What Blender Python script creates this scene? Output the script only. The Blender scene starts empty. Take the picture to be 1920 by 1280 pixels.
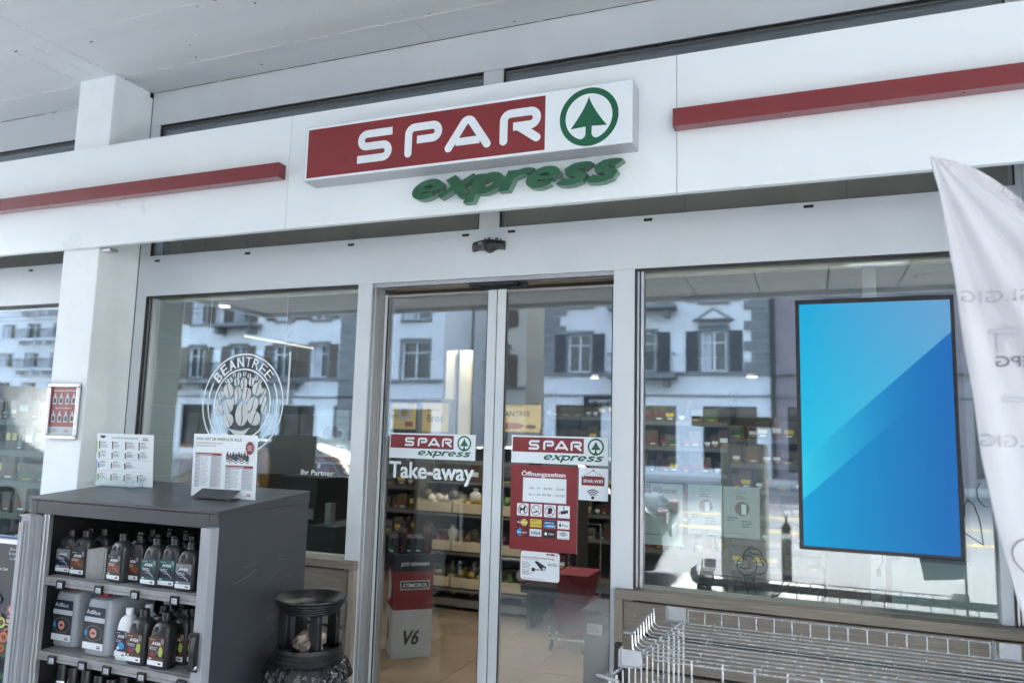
import bpy, math, random, os
from mathutils import Vector, Matrix
from mathutils.bvhtree import BVHTree
random.seed(7)
SC = bpy.context.scene
COL = SC.collection
PI = math.pi
# ------------------------------------------------------------------ camera
F_PX = 1412.48
CAM = Vector((0, -3.1, 1.6))
AR = Vector((0.92974364, 0.36730711, 0.02573439))
AU = Vector((0.02040038, -0.12116974, 0.99242215))
AF = Vector((-0.36764194, 0.92217318, 0.12015))
cd = bpy.data.cameras.new('camera'); cam = bpy.data.objects.new('camera', cd); COL.objects.link(cam)
cd.sensor_width = 36; cd.lens = F_PX / 1920 * 36; cd.clip_start = .05; cd.clip_end = 600
cam.matrix_world = Matrix(((AR.x, AU.x, -AF.x, CAM.x), (AR.y, AU.y, -AF.y, CAM.y), (AR.z, AU.z, -AF.z, CAM.z), (0, 0, 0, 1)))
SC.camera = cam
cd.dof.use_dof = True; cd.dof.focus_distance = 3.15; cd.dof.aperture_fstop = 2.0
# ------------------------------------------------------------------ world and sun
SUN_EL, SUN_AZ = 46, 192          # sun stands high over the street; azimuth from +Y towards +X
w = bpy.data.worlds.new('World'); SC.world = w; w.use_nodes = True
wn = w.node_tree.nodes; bg = wn['Background']
sky = wn.new('ShaderNodeTexSky'); sky.sky_type = 'NISHITA'; sky.sun_disc = False
sky.sun_elevation = math.radians(SUN_EL); sky.sun_rotation = math.radians(SUN_AZ); sky.air_density = 1.0; sky.dust_density = 4.0; sky.ozone_density = .6
hz = wn.new('ShaderNodeHueSaturation'); hz.inputs['Saturation'].default_value = .75      # thin overcast
w.node_tree.links.new(sky.outputs[0], hz.inputs['Color']); w.node_tree.links.new(hz.outputs[0], bg.inputs[0]); bg.inputs[1].default_value = 0.15
sd = bpy.data.lights.new('sun', 'SUN'); sd.energy = 1.2; sd.angle = math.radians(10); sd.color = (1, .97, .93)
so = bpy.data.objects.new('sun', sd); COL.objects.link(so)
az, el = math.radians(SUN_AZ), math.radians(SUN_EL)
sdir = Vector((math.sin(az) * math.cos(el), math.cos(az) * math.cos(el), math.sin(el)))
so.rotation_euler = sdir.to_track_quat('Z', 'Y').to_euler()
SC.view_settings.view_transform = 'Standard'; SC.view_settings.look = 'None'
SC.view_settings.exposure = 4.2; SC.view_settings.gamma = 1
SC.render.engine = 'CYCLES'
cy = SC.cycles
cy.use_denoising = True; cy.max_bounces = 10; cy.diffuse_bounces = 5; cy.glossy_bounces = 5; cy.transparent_max_bounces = 24
cy.transmission_bounces = 6; cy.caustics_reflective = False; cy.caustics_refractive = False; cy.sample_clamp_indirect = 6
try: cy.denoiser = 'OPENIMAGEDENOISE'
except Exception: pass

# ------------------------------------------------------------------ helpers
def at(px, py, val, ax=1):
    """point of the place seen at a photo pixel, on the plane y = val (ax=1), z = val (ax=2) or x = val (ax=0)"""
    d = (px - 960) / F_PX * AR - (py - 640) / F_PX * AU + AF
    return CAM + d * ((val - CAM[ax]) / d[ax])

MATS = {}
def srgb(r, g, b):
    f = lambda c: (c / 255 / 12.92) if c / 255 <= .04045 else ((c / 255 + .055) / 1.055) ** 2.4
    return (f(r), f(g), f(b))
def mat(name, col=(.5, .5, .5), rough=.5, metal=0, var=.06, scale=6, bump=0, bscale=60, spec=.5, emit=0, ecol=None, alpha=1, stretch=None, coat=0, trans=0, col2=None, cmix=.5):
    """procedural principled material: base colour broken up by noise, noise bump and roughness"""
    if name in MATS: return MATS[name]
    m = bpy.data.materials.new(name); m.use_nodes = True; nt = m.node_tree; N = nt.nodes; L = nt.links
    b = N['Principled BSDF']
    tc = N.new('ShaderNodeTexCoord'); mp = N.new('ShaderNodeMapping'); L.new(tc.outputs['Object'], mp.inputs[0])
    if stretch: mp.inputs['Scale'].default_value = stretch
    nz = N.new('ShaderNodeTexNoise'); nz.inputs['Scale'].default_value = scale; nz.inputs['Detail'].default_value = 6; nz.inputs['Roughness'].default_value = .6
    L.new(mp.outputs[0], nz.inputs['Vector'])
    cr = N.new('ShaderNodeValToRGB'); cr.color_ramp.elements[0].position = .3; cr.color_ramp.elements[1].position = .7
    c2 = col2 or tuple(max(0, c * (1 - var * 2)) for c in col)
    cr.color_ramp.elements[0].color = (*c2, 1); cr.color_ramp.elements[1].color = (*[min(1, c * (1 + var)) for c in col], 1)
    L.new(nz.outputs['Fac'], cr.inputs[0]); L.new(cr.outputs[0], b.inputs['Base Color'])
    b.inputs['Metallic'].default_value = metal; b.inputs['Specular IOR Level'].default_value = spec
    mr = N.new('ShaderNodeMapRange'); mr.inputs[3].default_value = max(.02, rough - .08); mr.inputs[4].default_value = min(1, rough + .1)
    L.new(nz.outputs['Fac'], mr.inputs[0]); L.new(mr.outputs[0], b.inputs['Roughness'])
    if coat: b.inputs['Coat Weight'].default_value = coat; b.inputs['Coat Roughness'].default_value = .12
    if bump:
        n2 = N.new('ShaderNodeTexNoise'); n2.inputs['Scale'].default_value = bscale; n2.inputs['Detail'].default_value = 4; L.new(mp.outputs[0], n2.inputs['Vector'])
        bp = N.new('ShaderNodeBump'); bp.inputs['Strength'].default_value = bump; bp.inputs['Distance'].default_value = .01
        L.new(n2.outputs['Fac'], bp.inputs['Height']); L.new(bp.outputs[0], b.inputs['Normal'])
    if emit:
        b.inputs['Emission Color'].default_value = (*(ecol or col), 1); b.inputs['Emission Strength'].default_value = emit
    if alpha < 1: b.inputs['Alpha'].default_value = alpha
    if trans: b.inputs['Transmission Weight'].default_value = trans
    MATS[name] = m; return m
def glass(name, refl=.1, tint=(.93, .97, .96), bump=0, bscale=1.5, rough=0.0):
    m = bpy.data.materials.new(name); m.use_nodes = True; nt = m.node_tree; N = nt.nodes; L = nt.links
    N.remove(N['Principled BSDF']); out = N['Material Output']
    tr = N.new('ShaderNodeBsdfTransparent'); tr.inputs[0].default_value = (*tint, 1)
    gl = N.new('ShaderNodeBsdfGlossy'); gl.inputs['Roughness'].default_value = rough; gl.inputs[0].default_value = (.88, .95, 1, 1)
    fr = N.new('ShaderNodeFresnel'); ge = N.new('ShaderNodeNewGeometry'); io = N.new('ShaderNodeMapRange'); io.inputs[3].default_value = 1.5; io.inputs[4].default_value = 1 / 1.5
    L.new(ge.outputs['Backfacing'], io.inputs[0]); L.new(io.outputs[0], fr.inputs[0])      # the far face of a thin pane reflects like the near one
    ma = N.new('ShaderNodeMath'); ma.operation = 'ADD'; ma.inputs[1].default_value = refl; ma.use_clamp = True
    mx = N.new('ShaderNodeMixShader'); L.new(fr.outputs[0], ma.inputs[0]); L.new(ma.outputs[0], mx.inputs[0])
    L.new(tr.outputs[0], mx.inputs[1]); L.new(gl.outputs[0], mx.inputs[2]); L.new(mx.outputs[0], out.inputs[0])
    if bump:
        tc = N.new('ShaderNodeTexCoord'); n2 = N.new('ShaderNodeTexNoise'); n2.inputs['Scale'].default_value = bscale; n2.inputs['Detail'].default_value = 1
        L.new(tc.outputs['Object'], n2.inputs['Vector'])
        bp = N.new('ShaderNodeBump'); bp.inputs['Strength'].default_value = bump; bp.inputs['Distance'].default_value = .01
        L.new(n2.outputs['Fac'], bp.inputs['Height']); L.new(bp.outputs[0], gl.inputs['Normal'])
    MATS[name] = m; return m
def veil(name, col, a, rough=.5):
    """thin translucent film: part diffuse, part see-through"""
    m = bpy.data.materials.new(name); m.use_nodes = True; nt = m.node_tree; N = nt.nodes; L = nt.links
    b = N['Principled BSDF']; b.inputs['Base Color'].default_value = (*col, 1); b.inputs['Roughness'].default_value = rough; b.inputs['Alpha'].default_value = a
    nz = N.new('ShaderNodeTexNoise'); nz.inputs['Scale'].default_value = 9; mr = N.new('ShaderNodeMapRange'); mr.inputs[3].default_value = a * .88; mr.inputs[4].default_value = min(1, a * 1.1)
    L.new(nz.outputs['Fac'], mr.inputs[0]); L.new(mr.outputs[0], b.inputs['Alpha'])
    MATS[name] = m; return m

class MB:
    def __init__(s): s.v = []; s.f = []; s.m = []; s.mats = []; s.cur = 0
    def use(s, m):
        m = MATS[m] if isinstance(m, str) else m
        if m not in s.mats: s.mats.append(m)
        s.cur = s.mats.index(m); return s
    def add(s, vs, fs):
        o = len(s.v); s.v += [tuple(v) for v in vs]; s.f += [tuple(i + o for i in f) for f in fs]; s.m += [s.cur] * len(fs); return s
    def box(s, x0, x1, y0, y1, z0, z1):
        if x0 > x1: x0, x1 = x1, x0
        if y0 > y1: y0, y1 = y1, y0
        if z0 > z1: z0, z1 = z1, z0
        return s.add([(x0, y0, z0), (x1, y0, z0), (x1, y1, z0), (x0, y1, z0), (x0, y0, z1), (x1, y0, z1), (x1, y1, z1), (x0, y1, z1)],
                     [(0, 3, 2, 1), (4, 5, 6, 7), (0, 1, 5, 4), (1, 2, 6, 5), (2, 3, 7, 6), (3, 0, 4, 7)])
    def prism(s, pts, a, b, axis=1, inset=0):
        """outline pts (2D) extruded along axis from a to b; pts in the two other axes"""
        n = len(pts)
        def P(p, t): return (t, p[0], p[1]) if axis == 0 else ((p[0], t, p[1]) if axis == 1 else (p[0], p[1], t))
        vs = [P(p, a) for p in pts] + [P(p, b) for p in pts]
        fs = [tuple(range(n)), tuple(range(2 * n - 1, n - 1, -1))] + [(i, i + n, (i + 1) % n + n, (i + 1) % n) for i in range(n)]
        return s.add(vs, fs)
    def loft(s, rings, cap=True):
        n = len(rings[0]); vs = [p for r in rings for p in r]; fs = []
        for k in range(len(rings) - 1):
            for i in range(n):
                j = (i + 1) % n; fs.append((k * n + i, k * n + j, (k + 1) * n + j, (k + 1) * n + i))
        if cap: fs += [tuple(range(n - 1, -1, -1)), tuple((len(rings) - 1) * n + i for i in range(n))]
        return s.add(vs, fs)
    def lathe(s, c, prof, n=24, cap=True):
        return s.loft([[(c[0] + r * math.cos(2 * PI * i / n), c[1] + r * math.sin(2 * PI * i / n), c[2] + z) for i in range(n)] for r, z in prof], cap)
    def tube(s, pts, r, n=6, closed=False):
        pts = [Vector(p) for p in pts]; rings = []
        for i, p in enumerate(pts):
            a = pts[max(0, i - 1)]; b = pts[min(len(pts) - 1, i + 1)]; d = (b - a)
            if d.length < 1e-9: d = Vector((0, 0, 1))
            d.normalize(); up = Vector((0, 0, 1)) if abs(d.z) < .9 else Vector((1, 0, 0))
            e = d.cross(up).normalized(); g = d.cross(e)
            rings.append([p + e * (r * math.cos(2 * PI * k / n)) + g * (r * math.sin(2 * PI * k / n)) for k in range(n)])
        return s.loft(rings)
    def build(s, name, parent=None, smooth=False, bevel=0, loc=None):
        me = bpy.data.meshes.new(name)
        o = Vector(loc) if loc is not None else (parent['_o'] if parent is not None and '_o' in parent else (0, 0, 0))
        ox, oy, oz = o[0], o[1], o[2]
        me.from_pydata([(v[0] - ox, v[1] - oy, v[2] - oz) for v in s.v], [], s.f)
        for m in s.mats: me.materials.append(m)
        me.polygons.foreach_set('material_index', s.m)
        if smooth:
            me.polygons.foreach_set('use_smooth', [True] * len(s.f))
        me.update()
        ob = bpy.data.objects.new(name, me); COL.objects.link(ob)
        if parent is not None:
            ob.parent = parent; ob['_o'] = [ox, oy, oz]
        else:
            ob.location = (ox, oy, oz); ob['_o'] = [ox, oy, oz]
        if smooth:
            md = ob.modifiers.new('smooth edges', 'EDGE_SPLIT'); md.split_angle = math.radians(40)
        if bevel:
            bv = ob.modifiers.new('bevel', 'BEVEL'); bv.width = bevel; bv.segments = 2; bv.limit_method = 'ANGLE'; bv.angle_limit = math.radians(35)
        return ob
def tag(o, label, cat, group=None, kind=None):
    if label: o['label'] = label
    if cat: o['category'] = cat
    if group: o['group'] = group
    if kind: o['kind'] = kind
    return o
def thing(name, label, cat, loc=(0, 0, 0), group=None):
    o = bpy.data.objects.new(name, None); COL.objects.link(o); o.location = loc; o['_o'] = list(loc); o.empty_display_size = .1
    return tag(o, label, cat, group)
def structure(name, mb, **k): 
    o = mb.build(name, **k); o['kind'] = 'structure'; return o
def dup(root, loc, label=None, group=None, rotz=None, scale=None):
    def cp(o, par):
        c = o.copy(); COL.objects.link(c); c.parent = par
        for ch in [x for x in KIDS.get(o.name, [])]: cp(ch, c)
        return c
    r = root.copy(); COL.objects.link(r); r.location = loc
    if rotz is not None: r.rotation_euler = (0, 0, rotz)
    if scale: r.scale = scale
    if label: r['label'] = label
    if group: r['group'] = group
    for ch in KIDS.get(root.name, []): cp(ch, r)
    return r
KIDS = {}
def remember(root):
    for o in bpy.data.objects:
        if o.parent: 
            KIDS.setdefault(o.parent.name, [])
            if o not in KIDS[o.parent.name]: KIDS[o.parent.name].append(o)
    return root

# ------------------------------------------------------------------ lettering
GLYPH = {}
def glyphs(s, bold=0, shear=0, extrude=0, space=1):
    key = (s, bold, shear, extrude, space)
    if key in GLYPH: return GLYPH[key]
    cu = bpy.data.curves.new('t', 'FONT'); cu.body = s; cu.size = 1; cu.offset = bold; cu.shear = shear; cu.resolution_u = 3; cu.space_character = space
    if extrude: cu.extrude = extrude
    ob = bpy.data.objects.new('t', cu); COL.objects.link(ob); dg = bpy.context.evaluated_depsgraph_get()
    me = bpy.data.meshes.new_from_object(ob.evaluated_get(dg)); 
    r = ([tuple(v.co) for v in me.vertices], [tuple(p.vertices) for p in me.polygons], [abs(p.normal.z) > .9 for p in me.polygons])
    bpy.data.objects.remove(ob); bpy.data.curves.remove(cu); bpy.data.meshes.remove(me)
    GLYPH[key] = r; return r
CAPH = .727
def ribbon(pts, w, cap0=False, cap1=False, closed=False):
    """flat stroke along a polyline: returns verts, faces in 2D"""
    P = [Vector((p[0], p[1])) for p in pts]; n = len(P); vs = []; fs = []
    for i in range(n):
        if closed: a, b = P[(i - 1) % n], P[(i + 1) % n]; d0 = (P[i] - a); d1 = (b - P[i])
        else:
            d0 = P[i] - P[i - 1] if i else P[1] - P[0]; d1 = P[i + 1] - P[i] if i < n - 1 else d0
        d0.normalize(); d1.normalize(); t = d0 + d1
        if t.length < 1e-6: t = d0
        t.normalize(); nn = Vector((-t.y, t.x)); k = w / 2 / max(.4, nn.dot(Vector((-d0.y, d0.x))))
        vs += [P[i] + nn * k, P[i] - nn * k]
    m = n if closed else n - 1
    for i in range(m):
        j = (i + 1) % n; fs.append((2 * i, 2 * i + 1, 2 * j + 1, 2 * j))
    for flag, i, sgn in ((cap0, 0, -1), (cap1, n - 1, 1)):
        if flag:
            d = ((P[1] - P[0]) if i == 0 else (P[-1] - P[-2])).normalized() * sgn; nn = Vector((-d.y, d.x)); o = len(vs)
            arc = [P[i] + nn * (w / 2 * math.cos(PI * k / 8)) + d * (w / 2 * math.sin(PI * k / 8)) for k in range(9)]
            vs += arc; fs.append(tuple(o + k for k in range(8, -1, -1)))
    return [(v.x, v.y) for v in vs], fs
def arc(cx, cy, r, a0, a1, n=10, ry=None):
    ry = ry or r
    return [(cx + r * math.cos(math.radians(a0 + (a1 - a0) * i / n)), cy + ry * math.sin(math.radians(a0 + (a1 - a0) * i / n))) for i in range(n + 1)]
class G:
    """flat print on a plane: O lower left corner, R right, U up; every call lies a hair above the last"""
    def __init__(s, O, R=(1, 0, 0), U=(0, 0, 1), step=.00008, base=.0006):
        s.O = Vector(O); s.R = Vector(R).normalized(); s.U = Vector(U).normalized(); s.N = s.R.cross(s.U); s.k = 0; s.step = step; s.base = base; s.mb = MB()
    def put(s, vs, fs, m, layer=True):
        if layer: s.k += 1
        h = s.base + s.step * s.k; s.mb.use(m)
        s.mb.add([s.O + s.R * v[0] + s.U * v[1] + s.N * h for v in vs], fs); return s
    def rect(s, u0, v0, u1, v1, m): return s.put([(u0, v0), (u1, v0), (u1, v1), (u0, v1)], [(0, 1, 2, 3)], m)
    def rects(s, L, m):
        vs = []; fs = []
        for (a, b, c, d) in L:
            o = len(vs); vs += [(a, b), (c, b), (c, d), (a, d)]; fs.append((o, o + 1, o + 2, o + 3))
        return s.put(vs, fs, m)
    def poly(s, pts, m): return s.put(pts, [tuple(range(len(pts)))], m)
    def ell(s, u, v, a, b, m, n=28, rot=0):
        c, q = math.cos(rot), math.sin(rot)
        return s.poly([(u + a * math.cos(t) * c - b * math.sin(t) * q, v + a * math.cos(t) * q + b * math.sin(t) * c) for t in [2 * PI * i / n for i in range(n)]], m)
    def ring(s, u, v, r, w, m, n=48, a0=0, a1=360, ry=None, caps=False):
        full = abs(a1 - a0) >= 360
        pts = arc(u, v, r, a0, a1, n, ry)
        if full: pts = pts[:-1]
        vs, fs = ribbon(pts, w, caps and not full, caps and not full, full); return s.put(vs, fs, m)
    def stroke(s, pts, w, m, caps=True):
        vs, fs = ribbon(pts, w, caps, caps); return s.put(vs, fs, m)
    def text(s, t, u, v, h, m, width=None, align='L', bold=0, shear=0, mirror=False, rot=0, space=1):
        extra = bold > .016; bold = max(-.01, min(.016, bold))
        vs, fs, _ = glyphs(t, bold, shear, 0, space)
        if not vs: return s
        x0 = min(p[0] for p in vs); x1 = max(p[0] for p in vs); k = h / CAPH; kx = (width / (x1 - x0)) if width else k
        W = (x1 - x0) * kx; off = {'L': 0, 'C': -W / 2, 'R': -W}[align]
        pts = [((p[0] - x0) * kx + off, p[1] * k) for p in vs]
        if mirror: pts = [(-p[0] + (W + 2 * off), p[1]) for p in pts]; fs = [tuple(reversed(f)) for f in fs]
        c, q = math.cos(rot), math.sin(rot)
        if extra:
            e = .028 * h; s.put([(u + (a + e) * c - b * q, v + (a + e) * q + b * c) for a, b in pts], fs, m)
        return s.put([(u + a * c - b * q, v + a * q + b * c) for a, b in pts], fs, m)
    def greek(s, u0, u1, v, n, lh, m, t=.4, seed=1):
        r = random.Random(seed); L = []
        for i in range(n):
            x = u0; end = u0 + (u1 - u0) * r.uniform(.6, 1)
            while x < end:
                wl = lh * r.uniform(1.2, 4); L.append((x, v - i * lh, min(end, x + wl), v - i * lh + lh * t)); x += wl + lh * .35
        return s.rects(L, m)
    def build(s, name, parent=None, **k): return s.mb.build(name, parent, **k)

def spar_word(g, x0, y0, h, m, sx=1):
    """the rounded stroke lettering S P A R; h = letter height; laid out over 5.75 h wide"""
    w = .235 * h; t = h - w / 2; b = w / 2; mid = h / 2; r = (h - w) / 4
    def T(pts): return [(x0 + p[0] * h * sx, y0 + p[1]) for p in pts]
    # S
    L, Rr = 0, 1.17; W = w / h; rr = r / h
    p = [(Rr, t)] + [(L + W / 2 + rr + q[0], q[1]) for q in [(a * 1.0, c) for a, c in arc(0, (t + mid) / 2, r, 90, 270, 12)]]
    p = [(Rr, t)] + [(L + W / 2 + rr + a / h, c) for a, c in arc(0, (t + mid) / 2, r, 90, 270, 12)] + [(Rr - W / 2 - rr + a / h, c) for a, c in arc(0, (mid + b) / 2, r, 90, -90, 12)] + [(L, b)]
    vs, fs = ribbon(T(p), w); g.put(vs, fs, m)
    # P, R share stem + bowl
    def bowl(X, Wd, leg=False):
        yb = .50 * h; rb = (t - yb) / 2; rc = .2 * h
        q = [(X + W / 2, b)] + [(X + W / 2 + rc / h + a / h, t - rc + c) for a, c in arc(0, 0, rc, 180, 90, 8)]
        q += [(X + Wd - W / 2 - rb / h + a / h, (t + yb) / 2 + c) for a, c in arc(0, 0, rb, 90, -90, 12)] + [(X + W + .16, yb)]
        vs, fs = ribbon(T(q), w, True, False); g.put(vs, fs, m)
        if leg:
            vs, fs = ribbon(T([(X + Wd - .62, yb - .02 * h), (X + Wd - W / 2 - .0, b)]), w, False, True); g.put(vs, fs, m)
    bowl(1.6, 1.2)
    A0 = 2.9; Wd = 1.42
    q = [(A0 + W / 2, b)] + [(A0 + Wd / 2 - .13 * math.sin(math.radians(58 - 116 * i / 12)) / math.sin(math.radians(58)), t - .13 * h * (1 - math.cos(math.radians(58 - 116 * i / 12))) * 1.25) for i in range(13)] + [(A0 + Wd - W / 2, b)]
    vs, fs = ribbon(T(q), w, True, True); g.put(vs, fs, m)
    vs, fs = ribbon(T([(A0 + .34, .27 * h), (A0 + Wd - .34, .27 * h)]), w * .95); g.put(vs, fs, m)
    bowl(4.58, 1.2, True)
def spar_tree(g, cx, cy, R, m, back):
    g.ell(cx, cy, R * .96, R * .96, back, 48)
    w = .205 * R; g.ring(cx, cy, R - w / 2, w, m, 64)
    tip = (cx, cy + .72 * R); by = cy - .36 * R; hw = .62 * R
    right = [(cx + hw * (k ** 1.35), tip[1] - (tip[1] - by + .0) * k) for k in [i / 10 for i in range(1, 11)]]
    left = [(2 * cx - a, c) for a, c in reversed(right)]
    g.poly([tip] + left[::-1][::1] + right[::-1] if False else [tip] + [(2 * cx - a, c) for a, c in right] + [(cx, by + .04 * R)] + right[::-1], m)
    yt = cy - .84 * R; tw = .105 * R
    fl = [(cx - tw, by + .07 * R), (cx - tw, cy - .58 * R)] + [(cx - tw - .17 * R * (1 - math.cos(math.radians(a))), cy - .58 * R - .16 * R * math.sin(math.radians(a))) for a in (20, 45, 70, 90)] + [(cx - .36 * R, yt)]
    g.poly(fl + [(2 * cx - a, c) for a, c in reversed(fl)], m)
EXL = {'e': (1.06, [('arc', .5, .5, .37, .37, -6, 318), ('line', [(.16, .47), (.86, .47)], .62)]), 'x': (1.04, [('line', [(.13, .99), (.92, .01)], 1.1), ('line', [(.02, .01), (.40, .42)], .8), ('line', [(.60, .58), (1.0, .99)], .8)]),
       'p': (1.08, [('line', [(.16, 1.0), (.16, -.42)], 1.05), ('arc', .55, .5, .35, .37, -150, 150)]), 'r': (.80, [('line', [(.16, 1.0), (.16, 0)], 1.05), ('arc', .60, .50, .40, .40, 152, 62)]),
       's': (.92, [('path', [(.80, .80), (.70, .87), (.52, .89), (.34, .86), (.23, .75), (.28, .62), (.45, .54), (.60, .47), (.71, .36), (.68, .20), (.54, .12), (.36, .11), (.20, .14), (.07, .22)])])}
def express_strokes(x0, x1, z0, xh, shear=.42, w=.25):
    tot = sum(EXL[c][0] for c in 'express') - .05; k = (x1 - x0 - shear * xh) / tot; out = []; X = 0
    for c in 'express':
        L = []
        for st in EXL[c][1]:
            if st[0] == 'arc': pts = arc(st[1], st[2], st[3], st[5], st[6], 22, st[4]); ww = w
            elif st[0] == 'line': pts = st[1]; ww = w * st[2]
            else: pts = st[1]; ww = w * 1.02
            vs, fs = ribbon(pts, ww)
            vs = [(x0 + (X + a) * k + shear * xh * b, z0 + b * xh) for a, b in vs]; L.append((vs, fs))
        out.append(L); X += EXL[c][0]
    return out
def spar_panel(g, u0, v0, W, H, red='print_red', green='print_green', white='print_white', express=True):
    """door sticker: red block with SPAR, tree in ring, green italic express beneath"""
    g.rect(u0, v0, u0 + W, v0 + H, white)
    g.rect(u0 + .012 * W, v0 + H * .40, u0 + W * .755, v0 + H * .94, red)
    spar_word(g, u0 + .185 * W, v0 + H * .49, H * .345, white, sx=.55 * W / (5.78 * H * .345))
    spar_tree(g, u0 + .876 * W, v0 + H * .655, H * .30, green, white)
    for L in express_strokes(u0 + .335 * W, u0 + .96 * W, v0 + H * .135, H * .19, .5):
        for vs, fs in L: g.put(vs, fs, green)
# ------------------------------------------------------------------ materials
mat('white_frame', srgb(206, 213, 217), .42, var=.03, scale=2.5, bump=.03, bscale=8)
mat('white_wall', srgb(234, 241, 244), .6, var=.04, scale=3, bump=.25, bscale=55)
mat('fascia_white', srgb(231, 239, 242), .28, var=.012, scale=1.2, bump=.02, bscale=3, coat=.2)
mat('soffit', srgb(202, 209, 213), .75, var=.03, scale=1.2, bump=.05, bscale=9, stretch=(.35, 5, 1))
mat('soffit_mark', srgb(226, 229, 231), .7, var=.15, scale=40)
mat('dirt', (.10, .095, .085), .9, var=.3, scale=60)
mat('black_gap', (.012, .012, .013), .6)
mat('black_gasket', (.02, .02, .022), .5)
mat('alu', (.55, .56, .58), .32, metal=.85, var=.05, scale=3, bump=.05, bscale=30, stretch=(40, 40, 1))
mat('alu_brown', (.30, .29, .275), .34, metal=.6, var=.06, scale=4)
mat('stripe_red', srgb(122, 34, 40), .12, var=.05, scale=2, bump=.12, bscale=2.2, coat=.5, spec=.5)
mat('print_red', srgb(128, 42, 46), .35, var=.03)
mat('print_green', srgb(12, 92, 62), .35, var=.03)
mat('print_white', srgb(226, 235, 240), .35, var=.01)
mat('print_black', (.02, .02, .022), .5)
mat('print_grey', srgb(120, 124, 130), .5)
mat('print_lightgrey', srgb(190, 196, 204), .5)
mat('print_dark', srgb(38, 40, 44), .5)
mat('print_blue', srgb(24, 60, 120), .4)
mat('print_cyan', srgb(40, 150, 205), .4)
mat('print_yellow', srgb(214, 190, 70), .4)
mat('print_orange', srgb(196, 96, 44), .4)
mat('print_pink', srgb(200, 150, 140), .4)
mat('print_lime', srgb(170, 190, 90), .4)
mat('print_teal', srgb(16, 84, 84), .4)
mat('print_brown', srgb(96, 58, 34), .45)
mat('print_purple', srgb(40, 30, 62), .4)
mat('print_navy', srgb(22, 32, 52), .45)
mat('letter_green', srgb(10, 84, 52), .18, var=.04, coat=.7, bump=.1, bscale=4)
mat('letter_side', srgb(96, 128, 110), .35, var=.05)
mat('sign_side', srgb(176, 180, 186), .35, var=.03)
mat('wood_clad', srgb(134, 127, 116), .62, var=.09, scale=5, bump=.25, bscale=30, stretch=(1.2, 1, 26), col2=srgb(112, 104, 94))
mat('wood_clad_v', srgb(146, 137, 124), .62, var=.09, scale=5, bump=.25, bscale=30, stretch=(26, 1, 1.2), col2=srgb(124, 114, 102))
mat('cabinet_dark', srgb(58, 60, 66), .38, var=.05, scale=14, bump=.12, bscale=180, spec=.45, coat=.15)
mat('cabinet_in', srgb(44, 46, 50), .6)
mat('cabinet_door', srgb(158, 162, 168), .4, metal=.2, var=.04, scale=8)
mat('shelf_grey', srgb(150, 151, 152), .5, metal=.15, var=.12, scale=14)
mat('bottle_dark', srgb(44, 45, 48), .34, var=.05, bump=.05, bscale=90, spec=.5)
mat('bottle_cap', srgb(26, 27, 29), .4)
mat('bottle_white', srgb(226, 230, 236), .3, var=.02)
mat('can_body', srgb(150, 156, 163), .3, var=.05, spec=.4)
mat('cap_red', srgb(130, 22, 26), .4)
mat('plastic_black', srgb(22, 23, 25), .35, bump=.05, bscale=60, var=.1)
mat('bag_black', srgb(16, 17, 19), .22, var=.2, spec=.7, bump=.5, bscale=22)
mat('sand', srgb(92, 90, 86), .95, var=.3, scale=90, bump=.6, bscale=200)
mat('crumpled', srgb(140, 126, 112), .3, var=.3, scale=30, bump=1, bscale=50)
mat('chrome_wire', (.62, .64, .66), .25, metal=.9, var=.06, scale=30)
mat('clear_plastic', srgb(196, 200, 205), .3, alpha=.6)
mat('cloth', srgb(230, 232, 236), .85, var=.03, scale=5, bump=.12, bscale=300)
mat('cloth_hem', srgb(206, 206, 212), .85, var=.05, scale=20, bump=.2, bscale=300)
mat('cloth_ink', srgb(188, 190, 198), .85)
mat('cloth_ink_dark', srgb(120, 122, 130), .85)
mat('bounce_paving', srgb(178, 180, 180), .7, var=.06, scale=1.5)
mat('concrete', srgb(98, 100, 103), .8, var=.08, scale=.8, bump=.2, bscale=20)
mat('asphalt', srgb(92, 94, 97), .85, var=.08, scale=.5, bump=.2, bscale=60)
mat('kerb', srgb(176, 176, 172), .8, var=.08)
mat('road_white', srgb(225, 225, 222), .7, var=.06)
mat('road_yellow', srgb(224, 190, 80), .7, var=.08)
mat('stucco_white', srgb(226, 228, 230), .85, var=.04, scale=.6, bump=.1, bscale=10)
mat('stucco_cream', srgb(206, 202, 190), .85, var=.05, scale=.6)
mat('stucco_mauve', srgb(150, 138, 142), .85, var=.05, scale=.6)
mat('stucco_grey', srgb(120, 122, 122), .85, var=.06, scale=.8)
mat('stone_grey', srgb(132, 134, 134), .85, var=.08, scale=2)
mat('shutter', srgb(74, 78, 80), .6, var=.06, scale=3)
mat('shutter_brown', srgb(104, 92, 80), .6, var=.06, scale=3)
mat('win_frame', srgb(228, 229, 230), .5)
mat('win_glass', srgb(44, 52, 60), .08, var=.3, scale=1.2, spec=.9)
mat('curtain', srgb(196, 202, 208), .8, var=.15, scale=3)
mat('iron', srgb(40, 42, 44), .5)
mat('roof_tile', srgb(92, 66, 54), .8, var=.12)
mat('shop_dark', srgb(60, 62, 62), .5)
mat('awning', srgb(204, 196, 176), .8)
mat('car_paint', srgb(20, 21, 23), .18, coat=1, var=.02)
mat('rubber', srgb(24, 24, 25), .8)
mat('headlamp', srgb(230, 235, 240), .15, emit=1.2, ecol=(1, .98, .9))
mat('tail_red', srgb(120, 10, 14), .25)
mat('pump_grey', srgb(205, 206, 196), .5, var=.06)
mat('floor_tile', srgb(122, 106, 88), .35, var=.10, scale=4, spec=.4, col2=srgb(100, 86, 70))
mat('floor_joint', srgb(96, 88, 76), .7)
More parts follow.
